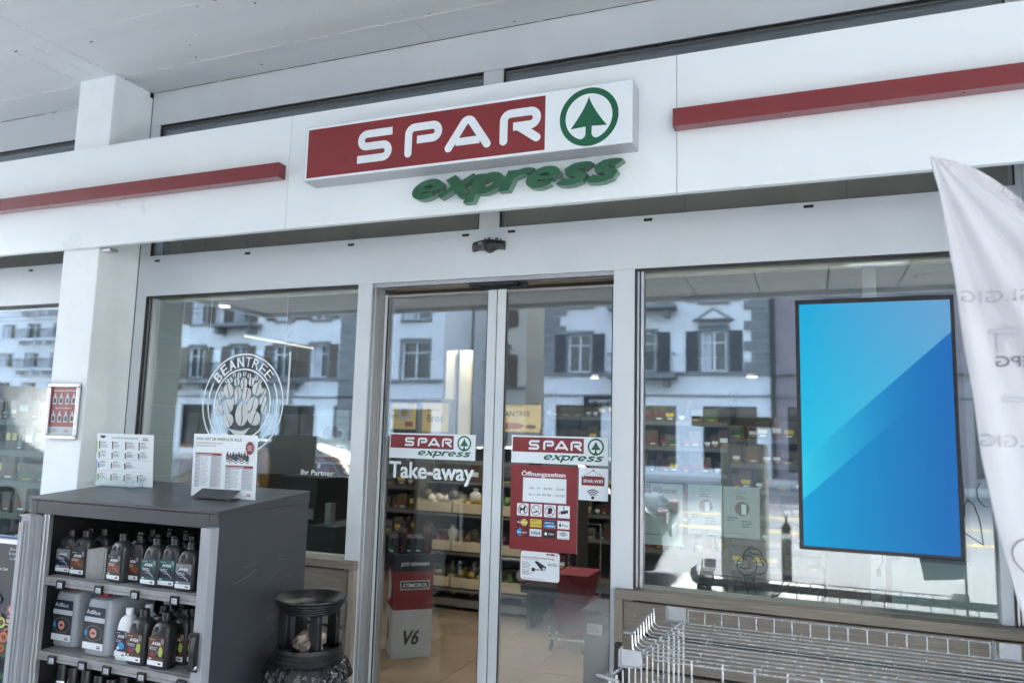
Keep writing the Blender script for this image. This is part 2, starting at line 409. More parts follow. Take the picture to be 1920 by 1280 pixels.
mat('in_wall', srgb(150, 152, 150), .7, var=.04)
mat('in_block', srgb(128, 134, 132), .75, var=.06, scale=5)
mat('in_block_joint', srgb(150, 156, 154), .8)
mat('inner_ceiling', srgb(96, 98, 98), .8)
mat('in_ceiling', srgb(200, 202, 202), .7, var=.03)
mat('in_dark', srgb(46, 44, 42), .6)
mat('bulkhead_low_lit', srgb(232, 224, 204), .7, var=.05)  # lit copy of the bulkhead, painted paler to offset the fascia's shade
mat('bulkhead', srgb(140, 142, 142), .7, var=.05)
mat('crate', srgb(196, 180, 150), .6, var=.05)
mat('rail_metal', srgb(150, 152, 150), .3, metal=.7)
mat('lamp_tube', (1, .93, .82), .5, emit=.12, ecol=(1, .93, .82))
mat('lamp_round', (1, 1, 1), .5, emit=.8, ecol=(1, 1, 1))
mat('lamp_panel', (1, 1, 1), .5, emit=.05, ecol=(.95, 1, 1))
mat('sign_cream', srgb(226, 200, 120), .6, var=.05, emit=.012, ecol=srgb(226, 200, 120))
mat('lightbox', srgb(232, 222, 190), .6, emit=.006, ecol=srgb(232, 222, 190))
mat('trolley_red', srgb(104, 28, 38), .45)
mat('counter_dark', srgb(32, 36, 44), .5)
mat('strip_dark', srgb(96, 98, 96), .5)
mat('wrap_white', srgb(205, 205, 200), .25)
mat('snow', srgb(215, 220, 228), .8, var=.1, scale=20)
PROD = []
for i, c in enumerate([(150, 60, 44), (196, 160, 70), (60, 96, 72), (200, 196, 186), (70, 84, 120), (178, 110, 60), (110, 74, 60), (150, 140, 120), (96, 40, 44), (206, 180, 130), (40, 44, 50), (120, 140, 70)]):
    c = tuple(int((x * .55 + 100 * .45) * .66) for x in c); PROD.append(mat('packet_%s' % 'abcdefghijkl'[i], srgb(*c), .4, var=.25, scale=22, col2=srgb(*[int(x * .55) for x in c])))
PRODUCE = [mat('produce_' + n, srgb(*c), .5, var=.15, scale=12, bump=.2, bscale=40) for n, c in (('white', (214, 206, 190)), ('yellow', (206, 178, 60)), ('green', (92, 118, 52)), ('red', (140, 50, 36)), ('brown', (140, 104, 68)), ('purple', (90, 50, 74)))]
glass('pane_glass', .09, (.90, .95, .93), bump=.012, bscale=.7)
glass('door_glass', .07, (.93, .95, .94), bump=.035, bscale=1.6)
glass('upper_glass', .05, (.86, .88, .89), bump=.02)
glass('acrylic', .02, (.93, .96, .96))
glass('wrap', .10, (.86, .88, .88), bump=.6, bscale=22)
veil('vinyl_frost', srgb(226, 230, 230), .85)
veil('vinyl_white', srgb(245, 247, 248), 1)
veil('poster_back', srgb(200, 208, 208), .72)
veil('poster_film', srgb(196, 206, 206), .55)
veil('frost_film', srgb(150, 160, 158), .8)
veil('marker', (.02, .02, .022), .85)

# TV picture: cyan to blue gradient with two diagonal bands
def screen_material():
    m = bpy.data.materials.new('screen'); m.use_nodes = True; nt = m.node_tree; N = nt.nodes; L = nt.links
    b = N['Principled BSDF']; b.inputs['Base Color'].default_value = (.01, .01, .01, 1); b.inputs['Roughness'].default_value = .4; b.inputs['Specular IOR Level'].default_value = .1
    tc = N.new('ShaderNodeTexCoord'); sp = N.new('ShaderNodeSeparateXYZ'); L.new(tc.outputs['Generated'], sp.inputs[0])
    def mth(op, a, b_, clamp=False):
        n = N.new('ShaderNodeMath'); n.operation = op; n.use_clamp = clamp
        for i, q in enumerate((a, b_)):
            if q is None: continue
            if isinstance(q, (int, float)): n.inputs[i].default_value = q
            else: L.new(q, n.inputs[i])
        return n.outputs[0]
    def mix(f, a, c):
        n = N.new('ShaderNodeMix'); n.data_type = 'RGBA'
        if isinstance(f, (int, float)): n.inputs[0].default_value = f
        else: L.new(f, n.inputs[0])
        for i, q in ((6, a), (7, c)):
            if isinstance(q, tuple): n.inputs[i].default_value = (*srgb(*q), 1)
            else: L.new(q, n.inputs[i])
        return n.outputs[2]
    U, V = sp.outputs['X'], sp.outputs['Z']
    top = mix(V, (34, 205, 236), (0, 168, 218)); top = mix(mth('MULTIPLY', mth('MULTIPLY', U, V), .75), top, (120, 158, 205))
    band = mix(U, (44, 200, 232), (24, 96, 184))
    low = mix(U, (0, 160, 214), (28, 98, 178)); low = mix(mth('MULTIPLY', U, .25), low, (12, 128, 196))
    s1 = mth('SUBTRACT', V, mth('ADD', mth('MULTIPLY', U, .525), .345))
    s2 = mth('SUBTRACT', V, mth('ADD', mth('MULTIPLY', U, .53), .185))
    f1 = mth('GREATER_THAN', s1, 0); f2 = mth('GREATER_THAN', s2, 0)
    fade = mth('SUBTRACT', 1.0, mth('MULTIPLY', U, 1.2), True)
    c = mix(mth('MULTIPLY', f2, fade), low, band); c = mix(f1, c, top)
    em = N.new('ShaderNodeEmission')
    L.new(c, b.inputs['Emission Color']); b.inputs['Emission Strength'].default_value = .054
    MATS['screen'] = m
screen_material()
def cloth_glow(m):
    nt = m.node_tree; N = nt.nodes; L = nt.links; b = N['Principled BSDF']; tl = N.new('ShaderNodeBsdfTranslucent'); tl.inputs[0].default_value = (.72, .73, .78, 1)
    mx = N.new('ShaderNodeMixShader'); mx.inputs[0].default_value = .3; L.new(b.outputs[0], mx.inputs[1]); L.new(tl.outputs[0], mx.inputs[2]); L.new(mx.outputs[0], N['Material Output'].inputs[0])
cloth_glow(MATS['cloth'])

# ------------------------------------------------------------------ setting: ground, road, canopy
g = MB().use('concrete'); g.box(-70, 60, -9.5, -4.2, -.3, 0); structure('forecourt', g)
g = MB().use('bounce_paving'); g.box(-70, 60, -4.2, -.02, -.3, .004); structure('bounce_pavement', g)  # paler strip added under the canopy to bounce light onto the fascia
g = MB().use('asphalt'); g.add([(-90, -25, -.06), (80, -25, -.06), (80, -9.5, -.06), (-90, -9.5, -.06)], [(0, 1, 2, 3)]); structure('road', g)
g = MB().use('road_yellow'); 
for yy in (-11.6, -14.2): g.add([(-90, yy, -.054), (80, yy, -.054), (80, yy + .14, -.054), (-90, yy + .14, -.054)], [(0, 1, 2, 3)])
g.use('road_white')
for k in range(26):
    x = -80 + k * 6; g.add([(x, -17.6, -.054), (x + 3, -17.6, -.054), (x + 3, -17.45, -.054), (x, -17.45, -.054)], [(0, 1, 2, 3)])
structure('road_markings', g)
g = MB().use('kerb'); g.box(-90, 80, -28.2, -25, -.2, .06); structure('pavement', g)
g = MB().use('concrete'); g.add([(-250, -250, -.35), (250, -250, -.35), (250, 250, -.35), (-250, 250, -.35)], [(0, 1, 2, 3)]); structure('ground', g)

# canopy roof over the forecourt: board-marked concrete near the shop, metal cassettes further out
can = thing('forecourt_canopy', 'white painted concrete soffit above the shopfront, marked by board lines and cobwebs', 'canopy', (0, -3.5, 3.5))
g = MB().use('soffit'); g.box(-8.6, 9, -2.9, .05, 3.5, 3.9); g.build('concrete_soffit', can)
g = MB().use('in_ceiling')
for i in range(22):
    for j in range(5):
        x = -8.58 + i * .8; y = -7.0 + j * .82; g.box(x, x + .785, y, y + .805, 3.5, 3.54)
g.build('ceiling_cassettes', can)
g = MB().use('shop_dark'); g.box(-8.6, 9, -7.02, -2.9, 3.541, 3.9); g.build('canopy_frame', can)
g = MB().use('white_frame'); g.box(-8.66, 9, -7.12, -7.03, 3.44, 4.1); g.box(-8.7, -8.61, -7.12, .05, 3.44, 4.1); g.build('edge_trim', can)
for (x, y) in ((-.7, -5.2), (.35, -5.6), (-5.0, -5.2)):
    g = MB().use('win_frame'); g.box(x, x + .62, y, y + .3, 3.475, 3.499); g.use('lamp_panel'); g.box(x + .05, x + .57, y + .05, y + .25, 3.468, 3.4745); g.build('light_fitting', can)
# ridges left by the formwork boards and hairline cracks
r = random.Random(3); g = MB()
def wob_line(p0, p1, w, z, m, amp=.003, seg=.05, gap=.1):
    p0, p1 = Vector(p0), Vector(p1); n = max(2, int((p1 - p0).length / seg)); d = (p1 - p0) / n; s_ = Vector((-d.y, d.x, 0)).normalized()
    g.use(m); prev = p0
    for i in range(n):
        nx = p0 + d * (i + 1) + s_ * r.uniform(-amp, amp)
        if r.random() > gap:
            ww = w * r.uniform(.4, 1.2)
            g.add([prev + s_ * ww / 2 + Vector((0, 0, z)), nx + s_ * ww / 2 + Vector((0, 0, z)), nx - s_ * ww / 2 + Vector((0, 0, z)), prev - s_ * ww / 2 + Vector((0, 0, z)), prev + Vector((0, 0, z - w * .5)), nx + Vector((0, 0, z - w * .5))],
                  [(0, 4, 5, 1), (4, 3, 2, 5)])
        prev = nx
for (x0, x1, y) in ((-4.6, -1.0, -.222), (-5, -2, -.66), (-1.7, 1.2, -.38), (-5, -1, -.95), (-5, -2.3, -1.45)):
    wob_line((x0, y, 3.4995), (x1, y + .006, 3.4995), .0045 if y > -.3 else .003, 0, 'soffit_mark', gap=.10)
for (x, y0, y1) in ((-3.535, -1.6, -.27), (-3.80, -.6, -.27), (-1.685, -.6, -.02), (-3.66, -.62, -.3)):
    wob_line((x - .02, y0, 3.4994), (x, y1, 3.4994), .0012, 0, 'dirt', amp=.005, seg=.012, gap=.30)
wob_line((-3.5, -.004, 3.4994), (.72, -.004, 3.4994), .004, 0, 'dirt', amp=.0015, seg=.03, gap=.06)
wob_line((-8, -.004, 3.4994), (-3.8, -.004, 3.4994), .005, 0, 'dirt', amp=.002, gap=.25)
for k in range(70):
    x = r.uniform(-4.5, .6); y = r.uniform(-1.0, -.02); s_ = r.uniform(.002, .006)
    g.use(r.choice(['soffit_mark', 'soffit_mark', 'dirt'])); g.box(x, x + s_ * r.uniform(1, 4), y, y + s_, 3.4975, 3.4998)
g.build('board_marks', can)['kind'] = 'stuff'

# ------------------------------------------------------------------ the shop building
shop = thing('shop_building', 'white framed convenience shop front with glass sliding doors under the canopy', 'shop', (0, 0, 0))
ZL0, ZL1, ZT = 2.303, 2.532, 3.30
# main frame (each piece butts on the next)
fr = MB().use('white_frame')
fr.box(-3.515, .72, 0, .09, ZT, 3.5)                 # head
fr.box(-3.515, .72, 0, .09, ZL0, ZL1)                # lintel beam
fr.box(-3.515, -3.445, 0, .09, ZL1, ZT); fr.box(-1.418, -1.315, .004, .09, ZL1, ZT)
fr.box(.70, .72, 0, .09, ZL1, ZT)
fr.box(-3.515, -3.445, 0, .09, 0, ZL0); fr.box(-2.055, -1.976, 0, .09, 0, ZL0); fr.box(-.775, -.684, 0, .09, 0, ZL0)
fr.box(.594, .632, .012, .09, .99, ZL0)
fr.box(-9, -3.80, 0, .09, ZT, 3.5); fr.box(-9, -3.80, 0, .09, ZL0 - .01, ZL1); fr.box(-3.88, -3.80, 0, .09, 0, ZL0 - .01); fr.box(-6.2, -6.1, 0, .09, 0, ZL0 - .01)
fr.build('window_frame', shop, bevel=.002)
# pillars
pl = MB().use('white_wall'); pl.box(-3.79, -3.52, -.255, .09, 0, 3.499); pl.box(-3.552, -3.5205, -.259, -.2551, 0, 3.498); pl.build('pillar', shop, bevel=.006)
pl = MB().use('white_wall'); pl.box(.722, 1.0, -.255, .09, 0, 3.499); pl.build('pillar', shop, bevel=.006)
sb = MB().use('black_gap'); sb.box(-3.5195, -3.5175, -.001, .05, 0, 3.499); sb.box(-3.53, -3.515, -.02, -.002, 3.47, 3.4985); sb.build('shadow_joint', shop)
# upper windows
for (x0, x1) in ((-3.445, -1.418), (-1.315, .70), (-9, -3.80)):
    wdw = MB().use('black_gasket'); wdw.box(x0, x1, .006, .02, ZT - .005, ZT); wdw.box(x0, x0 + .006, .006, .02, ZL1 + .003, ZT - .005); wdw.box(x1 - .004, x1, .006, .02, ZL1 + .003, ZT - .005); wdw.box(x0, x1, .006, .02, ZL1, ZL1 + .003)
    wdw.use('strip_dark'); wdw.box(x0 + .007, x1 - .005, .016, .02, ZT - .019, ZT - .012); wdw.box(x0 + .010, x0 + .018, .016, .02, ZL1 + .006, ZT - .020)
    f = wdw.build('window_gasket', shop)
    p = MB().use('upper_glass'); p.box(x0, x1, .022, .028, ZL1, ZT); p.build('upper_pane', shop)
bk = MB().use('bulkhead'); bk.box(-9, 1.0, .16, .2, 2.801, 3.5); bk.use('bulkhead_low_lit'); bk.box(-9, 1.0, .16, .2, 2.30, 2.80); bk.use('print_lightgrey')
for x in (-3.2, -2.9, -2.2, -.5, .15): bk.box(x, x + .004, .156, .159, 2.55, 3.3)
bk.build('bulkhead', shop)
# little drainage slots in the lintel
for (px, py) in ((295, 489), (464, 475), (658, 459), (873, 441), (959, 434), (1215, 412), (1516, 387), (58, 507)):
    c = at(px, py, -.001); s_ = MB().use('black_gap'); s_.box(c.x - .018, c.x + .018, -.0015, .002, c.z - .006, c.z + .006)
    s_.build('drain_slot', shop)
# lower windows
def big_window(x0, x1, z0, z1, gm='pane_glass'):
    k = MB().use('black_gasket'); k.box(x0, x1, .004, .03, z1 - .007, z1); k.box(x0, x0 + .006, .004, .03, z0, z1 - .007)
    k.use('alu'); k.box(x0 + .007, x0 + .016, .02, .045, z0, z1 - .007); k.use('black_gasket'); k.box(x0 + .017, x0 + .021, .022, .045, z0, z1 - .007); k.use('alu'); k.box(x0 + .022, x0 + .034, .026, .045, z0, z1 - .007)
    k.build('window_gasket', shop)
    p = MB().use(gm); p.box(x0, x1, .046, .054, z0, z1); p.build('window_pane', shop)
big_window(-3.445, -2.055, .99, ZL0); big_window(-.684, .594, .99, ZL0); big_window(.632, .722, .99, ZL0); big_window(-6.1, -3.88, .80, ZL0 - .01)
# wall beneath the sills, clad in boards
for a_, b_, z_ in ((-3.445, -2.055, .989), (-.684, .722, .989), (-9, -3.88, .80)): MB().use('in_wall').box(a_, b_, .04, .12, 0, z_).build('low_wall', shop)
def cladding(x0, x1, side):
    t = MB().use('wood_clad'); t.box(x0, x1, -.034, .04, .952, .988); t.build('sill_rail', shop, bevel=.003)
    z = .942
    n = MB().use('black_gap'); n.box(x0 + .004, x1 - .004, .012, .038, 0, .951); n.build('cladding_cavity', shop)
    while z > .02:
        b = MB().use('wood_clad'); b.box(x0 + (.034 if side == 'l' else 0), x1 - (.034 if side == 'r' else 0), -.012, .011, max(0, z - .118), z - .0005)
        xx = x0 + .08
        b.use('alu')
        while xx < x1 - .05: b.box(xx, xx + .004, -.0135, -.0122, z - .055, z - .051); xx += .31
        b.build('board', shop, bevel=.002); z -= .131
    e = MB().use('wood_clad_v'); xa, xb = (x0, x0 + .032) if side == 'l' else (x1 - .032, x1)
    e.box(xa, xb, -.03, .011, 0, .9515); e.build('end_board', shop, bevel=.002)
cladding(-3.40, -1.978, 'r'); cladding(-.753, 1.0, 'l')
# fascia
jn = [-6.5, at(548, 225, -.29).x, at(1269, 110, -.29).x, 2.2]
for a, b in zip(jn, jn[1:]):
    f = MB().use('fascia_white'); f.box(a + .001, b - .001, -.292, -.262, 2.522, 3.076); f.build('fascia_panel', shop, bevel=.0015)
f = MB().use('sign_side'); f.box(-6.5, 2.2, -.2615, -.2565, 2.525, 3.07); f.build('fascia_backing', shop)
for x in (-3.40, -2.8): pass
f = MB().use('alu'); f.box(-3.53, -3.45, -.25, -.2, 2.505, 2.521); f.build('fascia_bracket', shop)
# red fascia stripes
def stripe(x0, x1, z0, z1, label_):
    f = MB().use('stripe_red'); f.box(x0, x1, -.345, -.2925, z0, z1); 
    f.use('black_gap'); x = x0 + .12
    while x < x1 - .03: f.box(x, x + .006, -.325, -.319, z0 - .0012, z0 - .0002); x += .28
    o = f.build('red_stripe', shop, bevel=.002); o['label'] = label_
a = at(523, 304, -.345); a2 = at(541, 337, -.2925)
stripe(-6.5, a.x, at(523, 331, -.345).z, a.z, 'glossy red stripe on the fascia left of the lightbox')
b = at(1261, 204, -.345); stripe(b.x, 2.2, at(1263, 237, -.345).z, b.z, 'glossy red stripe on the fascia right of the lightbox')
# door surround, track and sliding leaves
ds = MB().use('alu_brown'); ds.box(-1.9755, -1.957, .0905, .2, 0, ZL0); ds.box(-1.957, -.775, .0905, .12, 2.287, 2.302)
ds.use('alu'); ds.box(-1.9755, -1.9735, .004, .0895, 0, ZL0 - .001); ds.box(-1.9735, -1.9705, .03, .034, 0, ZL0 - .001); ds.box(-1.9735, -.7755, .034, .0895, 2.290, 2.3022); ds.box(-1.9735, -.7755, .018, .0335, 2.2965, 2.3022)
ds.build('door_surround', shop)
tk = MB().use('plastic_black'); tk.box(at(880, 530, .05).x, at(972, 530, .05).x, .036, .075, 2.272, 2.2895); tk.box(at(905, 540, .09).x, at(990, 540, .09).x, .076, .0885, 2.262, 2.288); tk.build('door_sensor_bar', shop, bevel=.003)
def leaf(x0, x1, sl, sr, name_l):
    d = MB().use('white_frame'); d.box(x0, x0 + sl, .09, .122, .02, 2.262); d.box(x1 - sr, x1, .09, .122, .02, 2.262)
    d.use('alu_brown'); d.box(x0 + sl, x1 - sr, .098, .116, 2.248, 2.262); d.use('alu'); d.box(x0 + sl, x1 - sr, .094, .12, .02, .09)
    o = d.build('door_leaf', shop, bevel=.002); o['label'] = name_l
    p = MB().use('door_glass'); p.box(x0 + sl, x1 - sr, .103, .109, .09, 2.248); p.build('door_pane', o)
    k = MB().use('black_gasket'); k.box(x0 + sl, x0 + sl + .004, .0935, .102, .09, 2.248); k.box(x1 - sr - .004, x1 - sr, .0935, .102, .09, 2.248); k.build('door_gasket', o)
leaf(-1.955, -1.354, .014, .044, 'left sliding door leaf with the takeaway lettering')
leaf(-1.349, -.77, .042, .03, 'right sliding door leaf with the opening hours')
k = MB().use('black_gasket'); k.box(-1.3538, -1.3492, .1, .118, .02, 2.26); k.build('door_seal', shop)
# shop interior shell
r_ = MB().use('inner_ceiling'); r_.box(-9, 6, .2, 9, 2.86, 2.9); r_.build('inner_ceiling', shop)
r_ = MB().use('in_block'); r_.box(-3.52, -3.47, .125, .36, .3, 2.86); r_.use('in_block_joint')
for i in range(13):
    z = .3 + i * .2; r_.box(-3.4699, -3.468, .13, .355, z, z + .008)
r_.build('side_wall', shop)
r_ = MB().use('in_wall'); r_.box(-9, 6, 9, 9.1, 0, 2.86); r_.box(6, 6.1, .12, 9.1, 0, 2.86); r_.box(-9.1, -9, .12, 9.1, 0, 2.86); r_.build('back_wall', shop)
r_ = MB().use('white_wall'); r_.box(-9.1, 6.1, 0.21, 9.2, 3.9, 4.0); r_.box(1.0, 6.1, 0, .12, 0, 3.5); r_.build('outer_wall', shop)
fl = MB().use('floor_joint'); fl.box(-9, 6, -.015, 9, -.3, 0.001)
fl.use('floor_tile')
for i in range(24):
    for j in range(15):
        x = -5.4 + i * .45; y = .13 + j * .6
        if 1: fl.box(x, x + .446, y, y + .596, .001, .006)
structure('shop_floor', fl)
# ------------------------------------------------------------------ signs on the fascia
sg = thing('lightbox_sign', 'long white lightbox reading SPAR on red, with a green fir tree in a ring', 'shop sign', (-1.363, -.30, 2.70))
m = MB().use('sign_side'); m.box(-2.119, -.607, -.388, -.2925, 2.702, 2.958); m.build('lightbox_case', sg, bevel=.0015)
q = G((-2.119, -.3885, 2.702))
q.rect(.003, .003, 1.509, .253, 'print_white')
q.rect(.016, .0135, 1.156, .240, 'print_red'); q.build('red_panel', sg)
q = G((-2.119, -.3885, 2.702), base=.0016)
spar_word(q, .283, .0525, .148, 'print_white'); q.build('lettering', sg)
q = G((-2.119, -.3885, 2.702), base=.0016); spar_tree(q, 1.336, .126, .1185, 'print_green', 'print_white'); q.build('tree_emblem', sg)

ex = thing('express_lettering', 'raised dark green italic letters spelling express, beneath the lightbox on the fascia', 'letters', (-1.1, -.295, 2.58))
for L in express_strokes(-1.600, -.657, 2.585, .083, .5, .32):
    mb = MB()
    for i_, (vs, fs) in enumerate(L):
        yf_ = -.3325 - .0005 * i_; n_ = len(vs)
        mb.use('letter_green').add([(a, yf_, b) for a, b in vs], fs)
        # outline walls: every edge used by one face only
        cnt = {}
        for f in fs:
            for p_, q_ in zip(f, f[1:] + f[:1]): cnt[(p_, q_)] = cnt.get((q_, p_), 0) and -1 or 1; 
            for p_, q_ in zip(f, f[1:] + f[:1]):
                if (q_, p_) in cnt: cnt.pop((q_, p_)); cnt.pop((p_, q_), None)
        mb.use('letter_side')
        for (p_, q_) in cnt: mb.add([(vs[p_][0], yf_, vs[p_][1]), (vs[q_][0], yf_, vs[q_][1]), (vs[q_][0], -.2925, vs[q_][1]), (vs[p_][0], -.2925, vs[p_][1])], [(0, 1, 2, 3)])
    mb.build('letter', ex)

# sensor over the door
sn = thing('door_radar_sensor', 'black curved motion sensor mounted on the lintel above the sliding doors', 'sensor', (-1.40, 0, 2.41))
c0 = at(885, 465, -.02); c1 = at(945, 465, -.02); zc = c0.z
m = MB().use('plastic_black'); w_ = c1.x - c0.x; rings = []
for i in range(17):
    t = i / 16; x = c0.x + w_ * t; dip = math.exp(-((t - .52) / .17) ** 2)
    z1 = zc + .026 + .006 * math.sin(PI * t); z0_ = zc - .016 + .012 * math.sin(PI * t) - dip * .022; dd = .02 + .028 * math.sin(PI * t) ** .6 + .012 * dip
    rings.append([(x, -.001, z1), (x, -dd * .7, z1 - .002), (x, -dd, (z1 + z0_) / 2), (x, -dd * .75, z0_ + .003), (x, -.001, z0_)])
m.loft(rings); m.build('sensor_housing', sn, smooth=True)
q = G((c0.x + w_ * .27, -.0485, zc + .010)); q.text('miyko', 0, 0, .008, 'print_lightgrey', bold=.02); q.build('sensor_mark', sn)
m = MB().use('dirt')
for k in range(14):
    x = c0.x + w_ * random.uniform(.3, .95); z = zc + .03 + random.uniform(0, .018); s_ = random.uniform(.002, .008); m.box(x, x + s_ * 1.5, -.003, -.0005, z, z + s_)
m.build('old_plaster_flakes', sn)

# ------------------------------------------------------------------ door and window stickers
def decal(name, label, cat, pxa, pxb, y, draw, thick=.0015, back='print_white', film=None):
    """pxa = lower left photo corner, pxb = upper right; draws in metres from lower left"""
    a = at(*pxa, y); b = at(*pxb, y); W = b.x - a.x; H = b.z - a.z
    t = thing(name, label, cat, (a.x, y, a.z))
    if back: m = MB().use(back); m.box(a.x, b.x, y, y + thick, a.z, b.z); m.build('backing', t)
    g_ = G((a.x, y, a.z)); draw(g_, W, H); g_.build('print', t); return t
DY = .1005
decal('door_sticker', 'white sticker with red SPAR express logo on the left door pane, above Take-away', 'sticker', (729.5, 857), (892, 815), DY, lambda g, W, H: spar_panel(g, 0, 0, W, H))
decal('door_sticker', 'white sticker with red SPAR express logo on the right door pane, above the opening hours', 'sticker', (958.5, 866), (1141, 820), DY, lambda g, W, H: spar_panel(g, 0, 0, W, H))
a = at(729, 893, DY); t = thing('takeaway_lettering', 'white lettering Take-away stuck on the left door pane', 'lettering', (a.x, DY, a.z)); q = G(a)
q.text('Take-away', 0, 0, .078, 'print_white', width=at(888, 890, DY).x - a.x, bold=.02); q.build('letters', t)
def hours(g, W, H):
    g.rect(0, 0, W, H, 'print_red'); g.text('Öffnungszeiten', W * .49, H * .875, H * .053, 'print_white', width=W * .66, align='C', bold=.018)
    g.rect(W * .185, H * .565, W * .84, H * .855, 'print_lightgrey'); g.rect(W * .192, H * .569, W * .833, H * .851, 'print_white')
    g.text('Mo - Fr', W * .29, H * .72, H * .026, 'print_dark', width=W * .165); g.text('06.00 – 22.00', W * .81, H * .72, H * .026, 'print_dark', width=W * .31, align='R')
    g.text('Sa + So', W * .28, H * .645, H * .026, 'print_dark', width=W * .175); g.text('07.00 – 22.00', W * .81, H * .645, H * .026, 'print_dark', width=W * .33, align='R')
    for i in range(4):
        u = W * (.105 + .205 * i); s_ = W * .175
        v = H * .40; g.rect(u, v, u + s_, v + s_ * .98, 'print_white'); c = (u + s_ / 2, v + s_ * .49)
        if i < 3:
            if i == 0:   # dog
                g.poly([(u + s_ * .25, v + s_ * .2), (u + s_ * .32, v + s_ * .2), (u + s_ * .36, v + s_ * .42), (u + s_ * .58, v + s_ * .42), (u + s_ * .62, v + s_ * .2), (u + s_ * .69, v + s_ * .2), (u + s_ * .7, v + s_ * .6), (u + s_ * .82, v + s_ * .68), (u + s_ * .62, v + s_ * .8), (u + s_ * .56, v + s_ * .6), (u + s_ * .3, v + s_ * .58), (u + s_ * .2, v + s_ * .7)], 'print_black')
            elif i == 1:
                g.stroke([(u + s_ * .25, v + s_ * .3), (u + s_ * .7, v + s_ * .42)], s_ * .09, 'print_dark', False); g.stroke([(u + s_ * .7, v + s_ * .5), (u + s_ * .62, v + s_ * .62), (u + s_ * .72, v + s_ * .75)], s_ * .04, 'print_grey')
            else:
                g.ell(u + s_ * .52, v + s_ * .55, s_ * .2, s_ * .22, 'print_black'); g.rect(u + s_ * .3, v + s_ * .25, u + s_ * .6, v + s_ * .42, 'print_black')
            g.ring(c[0], c[1], s_ * .40, s_ * .05, 'print_red'); g.stroke([(c[0] - s_ * .28, c[1] + s_ * .28), (c[0] + s_ * .28, c[1] - s_ * .28)], s_ * .045, 'print_red')
        else:
            g.stroke([(c[0], v + s_ * .95), (c[0], v + s_ * .6)], s_ * .07, 'print_black', False)
            g.poly([(u + s_ * .28, v + s_ * .28), (u + s_ * .86, v + s_ * .42), (u + s_ * .84, v + s_ * .66), (u + s_ * .2, v + s_ * .52)], 'print_black'); g.rect(u + s_ * .1, v + s_ * .3, u + s_ * .17, v + s_ * .46, 'print_black')
    def card(i, row, bgm, fn):
        u = W * (.105 + .205 * i); v = H * (.265 - .115 * row + .01); ww = W * .175; hh = H * .093; g.rect(u, v, u + ww, v + hh, bgm); fn(u, v, ww, hh)
    def mc(a_, b_, word):
        def f(u, v, w2, h2):
            g.ell(u + w2 * .33, v + h2 / 2, h2 * .46, h2 * .46, a_); g.ell(u + w2 * .67, v + h2 / 2, h2 * .46, h2 * .46, b_); g.text(word, u + w2 / 2, v + h2 * .4, h2 * .2, 'print_white', width=w2 * .85, align='C', bold=.03)
        return f
    card(0, 0, 'print_navy', mc('print_red', 'print_yellow', 'MasterCard'))
    card(1, 0, 'print_yellow', lambda u, v, w2, h2: (g.text('Postcard', u + w2 * .06, v + h2 * .25, h2 * .2, 'print_dark', width=w2 * .86), g.rect(u + w2 * .1, v + h2 * .75, u + w2 * .5, v + h2 * .82, 'print_brown')))
    card(2, 0, 'print_cyan', lambda u, v, w2, h2: (g.rect(u, v + h2 * .45, u + w2, v + h2 * .95, 'print_blue'), g.text('AMERICAN', u + w2 * .05, v + h2 * .55, h2 * .2, 'print_white', width=w2 * .8, bold=.02), g.text('EXPRESS', u + w2 * .95, v + h2 * .15, h2 * .2, 'print_white', width=w2 * .7, align='R', bold=.02)))
    card(3, 0, 'print_white', lambda u, v, w2, h2: (g.ell(u + w2 * .22, v + h2 * .45, w2 * .1, w2 * .11, 'print_black'), g.ell(u + w2 * .27, v + h2 * .82, w2 * .03, w2 * .05, 'print_black'), g.text('Pay', u + w2 * .4, v + h2 * .3, h2 * .34, 'print_black', width=w2 * .5)))
    card(0, 1, 'print_navy', mc('print_cyan', 'print_red', 'Maestro'))
    card(1, 1, 'print_white', lambda u, v, w2, h2: (g.text('VISA', u + w2 * .1, v + h2 * .3, h2 * .42, 'print_blue', width=w2 * .8, bold=.03, shear=.25), g.rect(u, v, u + w2, v + h2 * .1, 'print_blue')))
    card(2, 1, 'print_black', lambda u, v, w2, h2: (g.ell(u + w2 * .2, v + h2 * .5, h2 * .2, h2 * .22, 'print_white', 6), g.text('TWINT', u + w2 * .4, v + h2 * .4, h2 * .22, 'print_white', width=w2 * .5, bold=.03)))
    card(3, 1, 'print_white', lambda u, v, w2, h2: (g.rects([(u + w2 * .15, v + h2 * .4, u + w2 * .85, v + h2 * .8)], 'print_lightgrey'), g.ring(u + w2 * .5, v + h2 * .6, h2 * .26, h2 * .06, 'print_red'), g.stroke([(u + w2 * .38, v + h2 * .75), (u + w2 * .62, v + h2 * .45)], h2 * .05, 'print_red'), g.rects([(u + w2 * .1, v + h2 * .12, u + w2 * .4, v + h2 * .16), (u + w2 * .6, v + h2 * .1, u + w2 * .9, v + h2 * .16)], 'print_grey')))
decal('opening_hours_sign', 'red opening hours board with rows of small pictograms on the right door pane', 'sign', (955, 1027.5), (1083.5, 875.5), DY, hours)
def wifi(g, W, H):
    g.rect(W * .1, H * .46, W * .88, H * .75, 'print_red'); g.text('SPAR-WIFI', W * .49, H * .55, H * .10, 'print_white', width=W * .66, align='C', bold=.02)
    g.stroke([(W * .14, H * .74), (W * .5, H * .93), (W * .84, H * .74)], W * .012, 'print_red'); g.ell(W * .5, H * .93, W * .03, W * .03, 'print_red')
    for u in (.15, .83): g.ell(W * u, H * .735, W * .03, W * .02, 'print_white')
    g.ell(W * .49, H * .09, W * .055, W * .055, 'print_black')
    for rr in (.12, .19, .26): g.ring(W * .49, H * .08, W * rr, W * .035, 'print_black', 16, 48, 132, caps=True)
